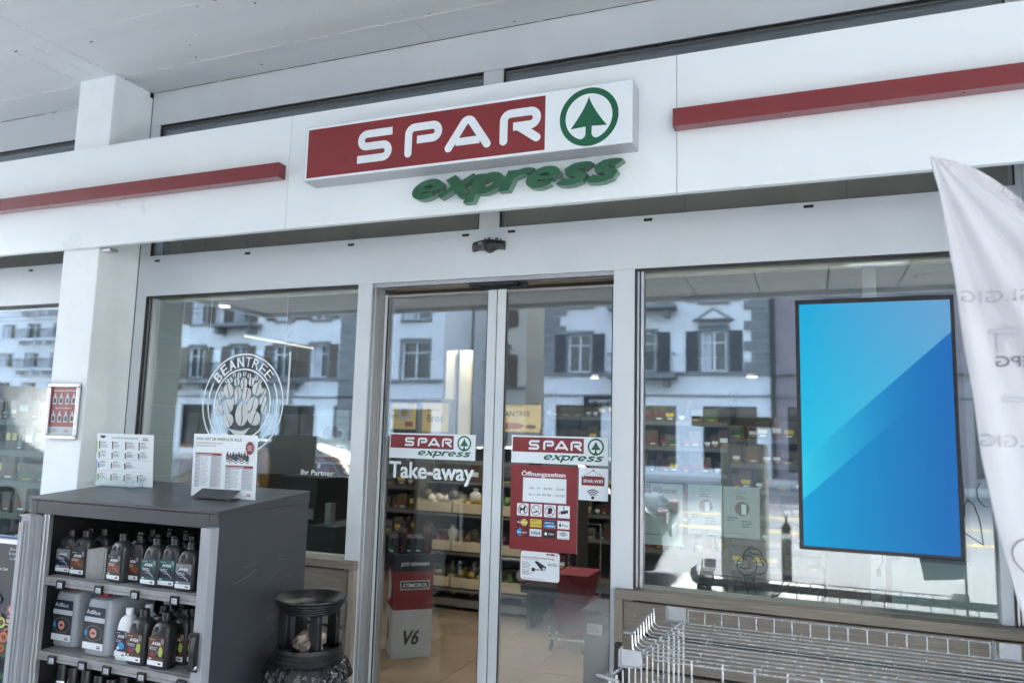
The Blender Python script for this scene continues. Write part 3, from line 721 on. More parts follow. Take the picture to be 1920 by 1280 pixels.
decal('wifi_sticker', 'small white SPAR-WIFI sticker with black radio waves on the right door pane', 'sticker', (1084.5, 936.5), (1140.5, 878.5), DY, wifi)
def cctv(g, W, H):
    rr = .012; 
    def rounded(m_, ins): 
        r0 = rr; x0, y0, x1, y1 = ins, ins, W - ins, H - ins
        g.poly([p for (cx, cy, a0) in ((x1 - r0, y1 - r0, 0), (x0 + r0, y1 - r0, 90), (x0 + r0, y0 + r0, 180), (x1 - r0, y0 + r0, 270)) for p in arc(cx, cy, r0, a0, a0 + 90, 5)], m_)
    rounded('print_red', 0); rounded('print_white', .0035)
    g.rect(W * .66, H * .88, W * .86, H * .94, 'print_red'); g.text('SPAR', W * .7, H * .893, H * .035, 'print_white', bold=.03); g.ring(W * .91, H * .91, W * .022, W * .008, 'print_green', 16)
    g.text('Kameraüberwachung', W * .06, H * .75, H * .062, 'print_red', width=W * .78, bold=.012)
    g.greek(W * .06, W * .7, H * .70, 1, .004, 'print_red'); g.greek(W * .06, W * .28, H * .6, 5, .006, 'print_grey', seed=3); g.greek(W * .06, W * .34, H * .34, 4, .006, 'print_grey', seed=4); g.greek(W * .7, W * .95, H * .6, 2, .006, 'print_dark', seed=5)
    g.poly([(W * .36, H * .66), (W * .44, H * .665), (W * .66, H * .5), (W * .64, H * .38), (W * .55, H * .36)], 'print_black'); g.ell(W * .6, H * .43, W * .04, H * .05, 'print_lightgrey')
    g.rect(W * .3, H * .32, W * .38, H * .44, 'print_black'); g.rect(W * .38, H * .37, W * .5, H * .40, 'print_black'); g.greek(W * .1, W * .9, H * .08, 1, .004, 'print_grey')
decal('camera_notice', 'white red-edged notice with a drawn surveillance camera on the right door pane', 'sticker', (974, 1086), (1051, 1036), DY, cctv, back=None)

# hanging screen behind the right window
tv = thing('display_screen', 'large upright display screen with a cyan to blue picture, mounted on the right window', 'screen', (.23, -.03, 1.18))
ya = -.05; A, B, C_, D = at(1490, 563, ya), at(1811, 1052, ya), at(1498, 571.5, ya), at(1802, 1043.5, ya)
m = MB().use('plastic_black'); m.box(A.x, B.x, ya, -.004, B.z, A.z); m.build('bezel', tv, bevel=.003)
m = MB().use('screen'); m.box(C_.x, D.x, ya - .003, ya - .0005, D.z, C_.z); m.build('picture', tv)
m = MB().use('alu_brown'); m.box(.20, .25, .17, .21, 0.0, 2.3); m.box(.30, .335, .17, .2, 0, 1.3); m.build('stand_post', tv)
m = MB().use('plastic_black'); m.tube([(.24, .165, 1.19), (.242, .168, 1.15), (.225, .168, 1.12)], .002); m.box(.218, .234, .16, .169, 1.095, 1.12); m.build('cable', tv)

# left window: hung acrylic shield with the etched coffee tree
bt = thing('coffee_window_shield', 'clear hanging shield etched with a round coffee bean tree emblem and BEANTREE', 'window sign', (-2.78, .075, 1.72))
pts = []
cx, cz, R = at(453.5, 757, .030).x, at(453.5, 757, .030).z, .2630
m = MB().use('acrylic')
outline = [(cx - .282, cz + .285), (cx + .285, cz + .27), (cx + .285, cz)] + [(cx + .285 * math.cos(math.radians(a)), cz + .285 * math.sin(math.radians(a))) for a in range(-10, -171, -10)] + [(cx - .282, cz)]
m.prism(outline, .031, .036, axis=1); m.build('acrylic_shield', bt)
MB().use('vinyl_white').box(cx + .283, cx + .2875, .029, .038, cz, cz + .268).build('bright_edge', bt)
MB().use('vinyl_white').tube([(cx - .25, .033, cz + .28), (cx - .25, .033, 2.302)], .0008, 4).build('cord', bt); MB().use('vinyl_white').tube([(cx + .25, .033, cz + .27), (cx + .25, .033, 2.302)], .0008, 4).build('cord', bt)
q = G((cx, .0305, cz), base=.0002)
q.ring(0, 0, R - .004, .008, 'vinyl_white', 72); q.ring(0, 0, .2235, .008, 'vinyl_white', 60, 152, 388, caps=True)
q.ring(0, 0, .181, .008, 'vinyl_white', 60)
word = 'BEANTREE'; ang0 = 148; 
wds = [15, 13.5, 15, 15, 12.5, 14.5, 13.5, 12.5]; an = ang0
for ch, wd in zip(word, wds):
    a_ = math.radians(an - wd / 2); an -= wd; rr = .193
    q.text(ch, rr * math.cos(a_), rr * math.sin(a_), .056, 'vinyl_white', width=.042 if ch not in 'T' else .040, align='C', bold=.025 if word.index(ch) < 4 and an > 80 else -.008, rot=a_ - PI / 2)
q.build('ring_lettering', bt)
q = G((cx, .0305, cz), base=.0002)
beans = [(570, 765, 78, 142, -3), (410, 680, 62, 85, 20), (695, 657, 62, 92, -20), (410, 838, 66, 82, 25), (708, 812, 78, 85, -30), (417, 500, 58, 84, 15), (527, 528, 42, 76, 5), (625, 540, 52, 80, -15), (745, 483, 56, 80, -20), (595, 418, 40, 72, -3), (515, 400, 34, 52, 8), (682, 400, 32, 54, -8), (485, 615, 30, 46, 8),
         (335, 548, 34, 44, 20), (305, 620, 30, 38, 25), (308, 725, 48, 62, 25), (815, 610, 38, 60, -25), (828, 710, 36, 54, -25), (825, 512, 28, 42, -25), (440, 385, 32, 36, 30), (545, 325, 22, 34, 5), (605, 308, 20, 30, 0), (660, 330, 20, 32, -10), (490, 320, 18, 28, 15), (400, 390, 18, 26, 30), (740, 360, 20, 32, -25), (785, 395, 18, 28, -35), (335, 475, 16, 24, 20)]
for (bx, by, ba, bb, rt) in beans:
    p = at(360 + bx / 6.095, 650 + by / 6.095, .030); k = .567 / 920 * 1.0; kz = .565 / 1140
    u, v = p.x - cx, p.z - cz; A, B = ba * k * .86, bb * kz * .88; ro = math.radians(rt)
    for sgn in (-1, 1):
        pl_ = [(sgn * (A * math.cos(t) + .0012), B * math.sin(t)) for t in [-PI / 2 + PI * i / 12 for i in range(13)]] + [(sgn * .0028 + .10 * A * math.sin(2 * PI * (1 - i / 8)), B * (1 - 2 * i / 8)) for i in range(1, 8)]
        if sgn < 0: pl_ = pl_[::-1]
        q.put([(u + a * math.cos(ro) - b * math.sin(ro), v + a * math.sin(ro) + b * math.cos(ro)) for a, b in pl_], [tuple(range(len(pl_)))], 'vinyl_frost')
q.poly([(-.028, -.190), (.024, -.190), (.030, -.160), (.068, -.118), (.020, -.138), (-.02, -.138), (-.08, -.125), (-.034, -.160)], 'vinyl_frost')
q.build('bean_tree', bt)
a = at(564, 889, .044); t = thing('partner_lettering', 'small white serif lettering Ihr Partner on the left window near the door', 'lettering', (a.x, .044, a.z)); q = G(a); q.text('Ihr Partner', 0, 0, .027, 'print_white', width=at(625, 892, .044).x - a.x, bold=.01); q.build('letters', t)
def foodposter(g, W, H):
    g.rect(.004, .004, W - .004, H - .004, 'poster_film'); g.rect(.004, .01, W - .004, H * .13, 'print_red'); g.greek(W * .1, W * .85, H * .06, 1, .006, 'print_pink')
    g.ell(W * .5, H * .55, W * .42, H * .12, 'print_lightgrey'); 
    for k in range(7): g.ell(W * (.3 + .07 * k), H * (.58 + .05 * math.sin(k * 2)), W * .1, H * .07, ['print_brown', 'print_orange', 'produce_brown'][k % 3] if False else 'print_brown', 12)
    g.rect(W * .66, H * .16, W * .93, H * .36, 'vinyl_white'); g.text('IMMER', W * .69, H * .27, .014, 'print_green', width=W * .2); g.text('FRISCH', W * .69, H * .19, .014, 'print_green', width=W * .2)
    g.rect(W * .08, H * .88, W * .3, H * .93, 'print_lightgrey')
decal('food_poster', 'translucent poster of a meat dish inside the left window, above Ihr Partner', 'poster', (590, 868), (655, 768), .12, foodposter, back='clear_plastic')
def welcome(g, W, H):
    g.rect(W * .08, H * .83, W * .3, H * .88, 'print_red'); g.text('IMMER', W * .08, H * .93, .014, 'print_dark', width=W * .2); g.text('FRISCHE', W * .08, H * .895, .010, 'print_dark', width=W * .2)
    g.text('Willkommen', W * .34, H * .84, .028, 'print_black', width=W * .54, shear=.4); g.text('in Ihrem', W * .55, H * .70, .012, 'print_grey', align='C'); g.text('Luzern', W * .55, H * .62, .014, 'print_grey', align='C'); g.text('Tribschenstrasse', W * .5, H * .55, .016, 'print_grey', width=W * .6, align='C')
    g.greek(W * .1, W * .9, H * .48, 1, .008, 'print_grey'); g.greek(W * .08, W * .7, H * .16, 1, .01, 'print_grey')
decal('welcome_poster', 'pale poster headed Willkommen taped inside the right window beside the door', 'poster', (1197, 1018), (1280, 908), .058, welcome, back='poster_back')
def offer(g, W, H):
    g.text('Gut.', W * .5, H * .86, .018, 'print_grey', align='C'); g.greek(W * .35, W * .65, H * .8, 2, .008, 'print_dark')
    g.ell(W * .52, H * .57, W * .2, H * .14, 'print_brown'); g.rect(W * .5, H * .46, W * .63, H * .66, 'print_white'); g.greek(W * .1, W * .4, H * .38, 2, .01, 'print_dark', seed=2); g.greek(W * .5, W * .85, H * .32, 3, .01, 'print_dark', seed=9); g.greek(W * .1, W * .9, H * .08, 1, .008, 'print_grey')
decal('offer_poster', 'pale poster with a faded brown package, left of the pair in the right window', 'poster', (1290, 999), (1354, 910), .058, offer, back='poster_back')
decal('offer_poster', 'pale poster with a clear brown package, right of the pair in the right window', 'poster', (1357, 1006), (1424, 914), .058, offer, back='poster_back')
# marker drawings on the pane
q = G((0, .0445, 0), base=.0002)
def ink(pts, w=.003): q.stroke([(at(1150 + x / 2.6675, 800 + y / 2.6675, .0445).x, at(1150 + x / 2.6675, 800 + y / 2.6675, .0445).z) for x, y in pts], w, 'marker')
def cir(cx_, cy_, rx, ry, a0=0, a1=360): return [(cx_ + rx * math.cos(math.radians(a0 + (a1 - a0) * i / 20)), cy_ + ry * math.sin(math.radians(a0 + (a1 - a0) * i / 20))) for i in range(21)]
ink(cir(668, 692, 50, 50)); ink(cir(696, 650, 48, 42, 160, 375)); ink(cir(730, 697, 40, 40, -90, 100)); ink([(652, 738), (672, 832), (712, 735)]); ink([(632, 700), (660, 710), (690, 702)]); ink([(680, 625), (705, 635), (730, 640)]); ink([(735, 660), (750, 692)])
ink([(660, 760), (706, 750)], .0015); ink([(664, 785), (700, 770)], .0015); ink([(662, 742), (690, 790)], .0015); ink([(678, 740), (697, 768)], .0015); ink([(700, 740), (668, 800)], .0015); ink([(685, 740), (664, 775)], .0015)
ink([(735, 780), (768, 783)]); ink([(738, 795), (765, 797)]); ink([(790, 850), (830, 836), (870, 800), (890, 760), (880, 750), (855, 770), (835, 800)]); ink([(800, 825), (792, 852), (825, 845)])
t = thing('ice_cream_drawing', 'black marker drawing of an ice cream cone with three scoops on the right window pane', 'drawing', (-.2, .0445, 1.1)); q.build('ink_lines', t)
q = G((0, .0445, 0), base=.0002)
def ink2(pts, w=.003): q.stroke([(at(1500 + x / 2.667, 800 + y / 2.667, .0445).x, at(1500 + x / 2.667, 800 + y / 2.667, .0445).z) for x, y in pts], w, 'marker')
ink2([(800, 430), (825, 445), (822, 390), (840, 365), (870, 390), (900, 470), (918, 590), (870, 560), (800, 512)]); ink2([(900, 280), (884, 310), (890, 360), (920, 395), (940, 400)])
t = thing('marker_drawing', 'black marker outline of a heart on the window pane, between the screen and the flag', 'drawing', (.5, .0445, 1.3)); q.build('ink_lines', t)
m = MB().use('frost_film'); m.box(.52, .592, .058, .060, .992, 2.29); m.box(.26, .5195, .058, .060, .992, 1.175)
t = thing('frosted_film', 'grey green frosted film covering the pane below and beside the screen', 'window film', (.5, .058, .99)); m.build('film', t)

# pillar poster frame
pf = thing('poster_frame', 'small aluminium snap frame with a red oil bottle poster on the white pillar', 'poster frame', (-3.665, -.26, 1.505))
x0, x1, z0, z1 = -3.782, -3.549, 1.505, 1.799
m = MB().use('alu'); w_ = .020
for (a0, a1, b0, b1) in ((x0, x1, z1 - w_, z1), (x0, x1, z0, z0 + w_), (x0, x0 + w_, z0 + w_, z1 - w_), (x1 - w_, x1, z0 + w_, z1 - w_)): m.box(a0, a1, -.277, -.2595, b0, b1)
m.build('frame', pf, bevel=.006)
q = G((x0 + w_, -.263, z0 + w_)); W, H = x1 - x0 - 2 * w_, z1 - z0 - 2 * w_
q.rect(0, 0, W, H, 'print_pink'); q.rect(0, 0, W, H * .18, 'print_lightgrey'); q.rect(0, H * .18, W, H, 'print_red'); q.text('Sicherheit und Power', W / 2, H * .91, H * .035, 'print_white', width=W * .86, align='C', bold=.01); q.text('für Ihren Motor!', W / 2, H * .55, H * .032, 'print_white', width=W * .6, align='C', bold=.01)
for row in (0, 1):
    for i in range(4):
        u = W * (.14 + .24 * i); v = H * (.64 - .37 * row); b_ = W * .075
        q.poly([(u - b_, v), (u + b_, v), (u + b_, v + H * .13), (u + b_ * .3, v + H * .2), (u + b_ * .3, v + H * .235), (u - b_ * .3, v + H * .235), (u - b_ * .3, v + H * .2), (u - b_, v + H * .13)], 'print_lightgrey')
        q.poly([(u - b_ * .7, v + H * .03), (u + b_ * .7, v + H * .03), (u + b_ * .7, v + H * .12), (u - b_ * .5, v + H * .14)], ['print_navy', 'print_dark', 'print_teal', 'print_dark'][i])
q.text('AVIA', W * .6, H * .075, H * .04, 'print_red', bold=.03); q.greek(W * .05, W * .45, H * .12, 3, .006, 'print_grey')
q.build('poster', pf)
# ------------------------------------------------------------------ the sales cabinet
YF, YB = -.90, -.34
CX0, CX1 = at(60, 937, YF).x, at(411, 964, YF).x
ZS = at(411, 964, YF).z            # seam under the sloping lid
YB = at(570.5, 942.5, ZS, 2).y; ZLF = at(408, 958, YF).z; ZLB = at(570.5, 919, YB).z
cab = thing('sales_cabinet', 'anthracite metal sales cabinet with open front and sloping lid, standing before the white pillar', 'cabinet', ((CX0 + CX1) / 2, (YF + YB) / 2, 0))
zb = at(385, 990, YF).z           # underside of the front header
m = MB().use('cabinet_dark')
m.prism([(YF - .008, ZS + .0005), (YB, ZS + .0005), (YB, ZLB), (YF - .008, ZLF)], CX0 - .012, CX1 + .004, axis=0)
m.build('lid', cab, bevel=.002)
m = MB().use('cabinet_dark')
m.box(CX0, CX0 + .018, YF + .001, YB, 0, ZS); m.box(CX1 - .018, CX1, YF + .001, YB, 0, ZS); m.box(CX0 + .018, CX1 - .018, YB - .015, YB, 0, ZS)
m.build('carcass', cab, bevel=.0015)
m = MB().use('cabinet_dark'); m.box(CX0 + .001, CX0 + .04, YF - .003, YF, 0, ZS - .002); m.box(CX0 + .042, CX1 - .042, YF - .003, YF + .012, zb, ZS - .002); m.box(CX1 - .04, CX1 - .001, YF - .003, YF, 0, ZS - .002); m.build('front_header', cab, bevel=.001)
m = MB().use('cabinet_in'); m.box(CX0 + .019, CX0 + .022, YF + .02, YB - .016, 0, ZS - .02); m.box(CX1 - .022, CX1 - .019, YF + .02, YB - .016, 0, ZS - .02); m.box(CX0 + .022, CX1 - .022, YB - .019, YB - .016, 0, ZS - .02); m.box(CX0 + .022, CX1 - .022, YF + .014, YB - .02, ZS - .02, ZS - .016); m.build('lining', cab)
# left door swung open, seen on its edge
dl = MB().use('cabinet_door')
LX0, LX1 = CX0 + .012, CX0 + .078; yy0 = YF - .055
zt = at(60, 966, yy0).z
dl.box(LX0 + .0, LX1, yy0, yy0 + .045, .02, zt)
for (a_, b_) in ((.022, .034), (.044, .05)): dl.box(LX0 + a_, LX0 + b_, yy0 - .006, yy0 - .0002, .02, zt - .022)
dl.box(LX1 + .001, LX1 + .012, yy0 + .02, yy0 + .05, .02, zt - .004)
dl.use('alu'); dl.box(LX1 + .014, LX1 + .024, YF - .012, YF + .01, .02, zb); dl.box(LX1 + .026, LX1 + .036, YF - .004, YF + .018, .02, zb)
o = dl.build('cabinet_door', cab, bevel=.0025); o['label'] = 'left door of the cabinet, light grey profile'
m = MB().use('plastic_black'); m.box(LX0 + .003, LX0 + .012, yy0 - .003, yy0 - .0004, zt - .03, zt - .006); m.build('hinge_cap', o)
dr = MB().use('cabinet_door'); rx0 = at(378, 1000, YF - .04).x; rx1 = at(402, 1000, YF - .04).x
dr.box(rx0, rx1 - .012, YF - .045, YF - .0035, .02, at(390, 990, YF - .045).z); o = dr.build('cabinet_door', cab, bevel=.002); o['label'] = 'right door of the cabinet with a black lever handle'
hx = (rx0 + rx1) / 2; h1 = at(382, 1188, YF - .05).z; h0 = at(378, 1262, YF - .05).z
m = MB().use('plastic_black'); m.box(rx0 - .004, rx0 + .030, YF - .056, YF - .0455, h0, h1); m.loft([[(hx - .010 + .006 * math.sin(PI * t), YF - .058 - .016 * math.sin(PI * t), h1 - .008 - (h1 - h0 - .02) * t) if k == 0 else (hx + (.008 if k in (1, 2) else -.010) + .006 * math.sin(PI * t), YF - .058 - .016 * math.sin(PI * t) - (.010 if k > 1 else 0), h1 - .008 - (h1 - h0 - .02) * t) for k in range(4)] for t in [i / 10 for i in range(11)]]); m.build('lever_handle', o, bevel=.002)
m = MB().use('chrome_wire'); m.lathe((0, 0, 0), [(.008, 0), (.008, .008), (.006, .010), (.002, .010)], 16); m.v = [(hx + .008 + x, YF - .060 - z, h0 + .02 + y) for x, y, z in m.v]; m.build('lock', o, smooth=True)
q = G((CX1 + .0003, YF, 0), R=(0, 1, 0)); rs = random.Random(6)
for k in range(9):
    u, v = rs.uniform(.05, .42), rs.uniform(.55, 1.2); q.stroke([(u, v), (u + rs.uniform(.02, .09), v + rs.uniform(-.01, .03))], rs.uniform(.0006, .0014), 'print_grey')
q.stroke([(.10, 1.02), (.17, 1.035), (.22, 1.055)], .0016, 'print_grey'); q.build('scratches', cab)['kind'] = 'stuff'
SH = [at(230, 1093, YF + .03).z, at(230, 1243, YF + .03).z]
SH = [.985, .700, .425]
SX0, SX1 = CX0 + .11, CX1 - .035
for k, z in enumerate(SH):
    m = MB().use('shelf_grey'); m.box(SX0, SX1, YF + .03, YB - .03, z - .012, z); m.box(SX0, SX1, YF + .008, YF + .0295, z - .034, z - .001)
    m.use('print_grey'); m.box(SX0 + .002, SX1 - .002, YF + .0065, YF + .0078, z - .024, z - .020)
    m.build('shelf', cab, bevel=.001)
for k, pxs in enumerate(((112, 184, 252, 327), (96, 153, 199, 265, 340))):
    for px in pxs:
        c = at(px, 1095 + (px - 112) * .08 if k == 0 else 1235 + (px - 96) * .12, YF - .002); z = SH[k] - .012
        m = MB().use('plastic_black'); m.box(c.x - .019, c.x + .019, YF - .004, YF + .006, z - .028, z + .003); o = m.build('price_tag', cab)
        q = G((c.x - .019, YF - .0041, z - .028)); q.rect(.010, .005, .035, .024, 'print_lightgrey'); q.greek(.012, .034, .017, 3, .005, 'print_dark', seed=px); q.build('tag_print', o)
m = MB().use('shelf_grey'); d0 = at(160, 1083, YF + .035).x
m.box(d0, d0 + .002, YF + .034, YB - .05, SH[0], SH[0] + .115); m.add([(d0 + .002, YF + .036, SH[0]), (d0 + .062, YF + .06, SH[0]), (d0 + .062, YF + .06, SH[0] + .125), (d0 + .002, YF + .036, SH[0] + .112)], [(0, 1, 2, 3)]); m.box(d0 + .064, d0 + .074, YF + .06, YF + .064, SH[0], SH[0] + .12)
m.build('divider', cab)

# oil bottles
def bottle_mesh(W, D, H, bodym, capm, x, y, z, parent_loc, name, lab, cat, grp, style, capw=.36):
    t = thing(name, lab, cat, (x, y, z), grp)
    n = 0; rings = []
    prof = [(0, .96, .94), (.03, 1, 1), (.56, 1, 1), (.64, .985, .99), (.71, .93, .95), (.765, .82, .88), (.81, .66, .76), (.84, .48, .58), (.856, .36, .44), (.90, .34, .42)]
    for (h, wx, dy) in prof:
        a, b = W / 2 * wx, D / 2 * dy; sh = .10 * W * max(0, (h - .5) / .4)
        ring = []
        for i in range(20):
            th = 2 * PI * i / 20; ex = .55
            cx_, sy_ = math.cos(th), math.sin(th)
            ring.append((x + sh + a * math.copysign(abs(cx_) ** ex, cx_), y + b * math.copysign(abs(sy_) ** ex, sy_), z + H * h))
        rings.append(ring)
    m = MB().use(bodym); m.loft(rings)
    if style['kind'] == 'oil':
        for dx in (-.17, .12): m.loft([[(x + dx * W + .035 * W * 1 + r_ * W * math.cos(2 * PI * i / 14), y - D / 2 * .92 - dd, z + H * .70 + r_ * W * math.sin(2 * PI * i / 14)) for i in range(14)] for r_, dd in ((.13, -.004), (.13, .0012), (.11, .0022))])
    m.build('body', t, smooth=True)
    c = MB().use(capm); cw = W * capw / 2; c.lathe((x + .08 * W, y, z + H * .895), [(cw, 0), (cw, H * .085), (cw * .93, H * .1), (.001, H * .1)], 16)
    c.build('cap', t, smooth=True)
    q = G((x - W * .43, y - D / 2 - .0006, z + H * .07)); LW = W * .84; LH = H * .50
    q.rect(0, 0, LW, LH, style['c1']); 
    if style['kind'] == 'white':
        q.rect(0, LH * .2, LW, LH, 'print_purple'); q.ell(LW * .55, LH * .42, LW * .28, LH * .13, 'print_cyan', 14); q.ell(LW * .3, LH * .32, LW * .12, LH * .06, 'print_white', 10)
    else:
        q.poly([(0, LH * .28), (LW, LH * .28), (LW, LH * .55), (LW * .4, LH * .75), (0, LH * .6)], style['c2'])
        for k in range(3): q.stroke([(LW * (.05 + .12 * k), LH * (.62 - .08 * k)), (LW * (.35 + .12 * k), LH * (.6 - .08 * k)), (LW * (.62 + .1 * k), LH * (.46 - .06 * k)), (LW * (.84), LH * (.3))], LW * .018, style['c3'], False)
        if style.get('leaf'): q.ell(LW * .8, LH * .5, LW * .14, LH * .18, 'print_lime', 9); q.ell(LW * .3, LH * .4, LW * .22, LH * .10, 'print_red', 9)
    q.rect(0, 0, LW, LH * .17, 'print_white'); q.rect(LW * .68, LH * .05, LW * .88, LH * .11, 'print_red')
    q.text('AVIA', LW * .2, LH * .72, LH * .12, 'print_white', width=LW * .58, bold=.04, shear=.2); q.greek(LW * .08, LW * .6, LH * .9, 1, LH * .05, 'print_lightgrey'); q.greek(LW * .1, LW * .8, LH * .62, 2, LH * .06, 'print_lightgrey', seed=4); q.rects([(LW * .1, LH * .21, LW * .25, LH * .25)], 'print_white')
    q.rect(LW * .8, LH * .78, LW * .98, LH * .97, 'print_grey')
    q.build('label', t); return t
ST = {'teal': dict(kind='oil', c1='print_teal', c2='print_navy', c3='print_lightgrey'), 'brown': dict(kind='oil', c1='print_dark', c2='print_brown', c3='print_orange'), 'grey': dict(kind='oil', c1='print_grey', c2='print_navy', c3='print_lightgrey'),
      'red': dict(kind='oil', c1='print_brown', c2='print_dark', c3='print_grey', leaf=1), 'white': dict(kind='white', c1='print_white', c2='print_purple', c3='print_cyan')}
HB = .184; WB = .086; DB = .055
front = [(127, 1074, 'grey', 'first bottle from the left, pale label, dark grey oil bottle on the top cabinet shelf'), (154, 1078, 'brown', 'brown labelled oil bottle just left of the white divider on the top cabinet shelf'),
         (223, 1090, 'brown', 'brown labelled oil bottle just right of the white divider on the top cabinet shelf'), (255, 1095, 'brown', 'brown labelled oil bottle, second right of the divider on the top cabinet shelf'),
         (287, 1097, 'teal', 'teal labelled oil bottle, left one of the two on the top cabinet shelf'), (320, 1101, 'teal', 'teal labelled oil bottle, right one of the two on the top cabinet shelf'), (352, 1105, 'grey', 'dark grey oil bottle with a grey label, rightmost in front on the top cabinet shelf')]
protos = []
for i, (px, py, st, lb) in enumerate(front):
    yy = YF + .062 + (.012 if i % 2 else 0) + (.02 if i in (0, 3) else 0)
    c = at(px, py, yy); protos.append(bottle_mesh(WB, DB, HB * (.96 + .02 * (i % 3)), 'bottle_dark', 'bottle_cap', c.x, yy, SH[0], None, 'oil_bottle', lb, 'oil bottle', 'oil bottles in the cabinet', ST[st]))
for p in protos: remember(p); p.rotation_euler = (0, 0, random.uniform(-.12, .10))
for row in range(1, 4):
    for i, p in enumerate(protos):
        if row > 1 and i in (0,): continue
        if i == 1 and row > 1: continue
        q_ = dup(p, (p.location.x + (.012 if row % 2 else -.004), p.location.y + .075 * row, SH[0]), label='dark grey oil bottle, top cabinet shelf, %s row, %s from the left' % (['second', 'third', 'last'][row - 1], ['first', 'second', 'third', 'fourth', 'fifth', 'sixth', 'seventh'][i]))
wb = []
for i, (px, yy, st) in enumerate(((235, YF + .075, 'white'),)):
    c = at(px, 1225, yy); wb.append(remember(bottle_mesh(.070, .05, .192, 'bottle_white', 'bottle_white', c.x, yy, SH[1], None, 'cleaner_bottle', 'white bottle with a blue and purple label, front one beside the clear canisters', 'bottle', 'white bottles in the cabinet', ST['white'], .42)))
for k in (1, 2): dup(wb[0], (wb[0].location.x + .018 * k, wb[0].location.y + .075 * k, SH[1]), label=['white bottle half hidden behind the front white bottle', 'rearmost of the white bottles in the cabinet'][k - 1])
for i, (px, lb) in enumerate(((262, 'red and green labelled oil bottle, left of two in front on the second shelf'), (304, 'red and green labelled oil bottle, right of two in front on the second shelf'))):
    yy = YF + .060 + .0 * i; c = at(px, 1240, yy)
    b_ = remember(bottle_mesh(.090, .065, .200, 'bottle_dark', 'bottle_cap', c.x, yy, SH[1], None, 'oil_bottle', lb, 'oil bottle', 'oil bottles in the cabinet', ST['red'], .38))
    for k in range(1, 5): dup(b_, (c.x + .020 * k, yy + .075 * k, SH[1]), label='dark oil bottle on the second cabinet shelf, %s column, place %s behind the front' % (['left', 'right'][i], ['one', 'two', 'three', 'four'][k - 1]))
b_ = remember(bottle_mesh(.090, .065, .200, 'bottle_dark', 'bottle_cap', at(345, 1236, YF + .13).x, YF + .15, SH[1], None, 'oil_bottle', 'dark grey oil bottle with a green label edge, rightmost on the second cabinet shelf', 'oil bottle', 'oil bottles in the cabinet', ST['red'], .38))
# clear canisters
for i, (px, lb) in enumerate(((110, 'clear grey canister with a blue AdBlue label and red cap, left one of two'), (171, 'clear grey canister with a blue AdBlue label and red cap, right one of two'))):
    yy = YF + .045 + (.03 if i == 0 else 0); c = at(px, 1215, yy); W, D, H = .135, .24, .225; x, z = c.x + .012, SH[1]
    t = thing('canister', lb, 'canister', (x, yy + D / 2, z), 'clear canisters in the cabinet')
    m = MB().use('can_body'); rings = []
    for h, s_ in ((0, .95), (.02, 1), (.84, 1), (.93, .96), (.965, .86)):
        ring = []
        for k in range(28):
            th = 2 * PI * k / 28; cx_, sy_ = math.cos(th), math.sin(th); ring.append((x + W / 2 * s_ * math.copysign(abs(cx_) ** .35, cx_), yy + D / 2 + D / 2 * s_ * math.copysign(abs(sy_) ** .35, sy_), z + H * h))
        rings.append(ring)
    m.loft(rings); m.build('body', t, smooth=True)
    m = MB().use('can_body'); m.tube([(x + .0, yy + .11, z + H * .955), (x, yy + .12, z + H * 1.07), (x, yy + .20, z + H * 1.07), (x, yy + .215, z + H * .955)], .010, 8); m.build('grip', t, smooth=True)
    m = MB().use('cap_red'); m.lathe((x - .008, yy + .045, z + H * .95), [(.026, 0), (.026, .022), (.022, .026), (.001, .026)], 18); m.build('cap', t, smooth=True)
    q = G((x - W * .44, yy - .0008, z + H * .11)); LW, LH = W * .80, H * .70
    q.rect(0, 0, LW, LH, 'print_lightgrey'); q.rect(0, LH * .76, LW, LH, 'print_blue'); q.rect(0, LH * .76, LW, LH * .99, 'print_navy'); q.text('AdBlue', LW * .08, LH * .83, LH * .10, 'print_white', width=LW * .68)
    q.rect(0, LH * .16, LW, LH * .64, 'print_dark'); q.ell(LW * .5, LH * .38, LW * .44, LH * .2, 'print_black'); q.ring(LW * .5, LH * .38, LW * .40, LW * .02, 'print_grey', 40, ry=LH * .18); q.ell(LW * .48, LH * .38, LW * .17, LH * .11, 'print_pink'); q.ell(LW * .48, LH * .38, LW * .10, LH * .03, 'print_red'); q.ell(LW * .13, LH * .38, LW * .07, LH * .07, 'print_cyan')
    q.rect(0, 0, LW, LH * .15, 'print_white'); q.rects([(LW * .70, LH * .03, LW * .88, LH * .06)], 'print_red'); q.text('AVIA', LW * .70, LH * .075, LH * .035, 'print_red', width=LW * .18, bold=.03); q.build('label', t)
# spray cans at the bottom
for i, (px, s_) in enumerate(((118, 1), (139, .98), (164, .98), (188, .92), (212, .9), (236, .93), (258, .86), (285, .8), (330, .86))):
    yy = YF + .075 + (.03 if i in (5, 7) else 0); c = at(px, 1262, yy); x = c.x; z = SH[2]; H = .215 * s_
    t = thing('spray_can', 'black capped spray can, number %s from the left on the bottom cabinet shelf' % ['one', 'two', 'three', 'four', 'five', 'six', 'seven', 'eight', 'nine'][i], 'spray can', (x, yy, z), 'spray cans in the cabinet')
    R_ = .024 if i != 7 else .034
    m = MB().use(['print_dark', 'print_lightgrey', 'print_navy'][i % 3]); m.lathe((x, yy, z), [(R_, 0), (R_, H * .68)], 18); m.use('chrome_wire'); m.lathe((x, yy, z + H * .68), [(R_ * 1.02, 0), (R_ * 1.02, .004), (R_ * .8, .012)], 18); m.build('body', t, smooth=True)
    m = MB().use('bottle_cap' if i != 7 else 'bottle_white'); m.lathe((x, yy, z + H * .70), [(R_ * .88, 0), (R_ * .85, H * .28), (R_ * .78, H * .30), (.001, H * .30)], 18); m.build('cap', t, smooth=True)

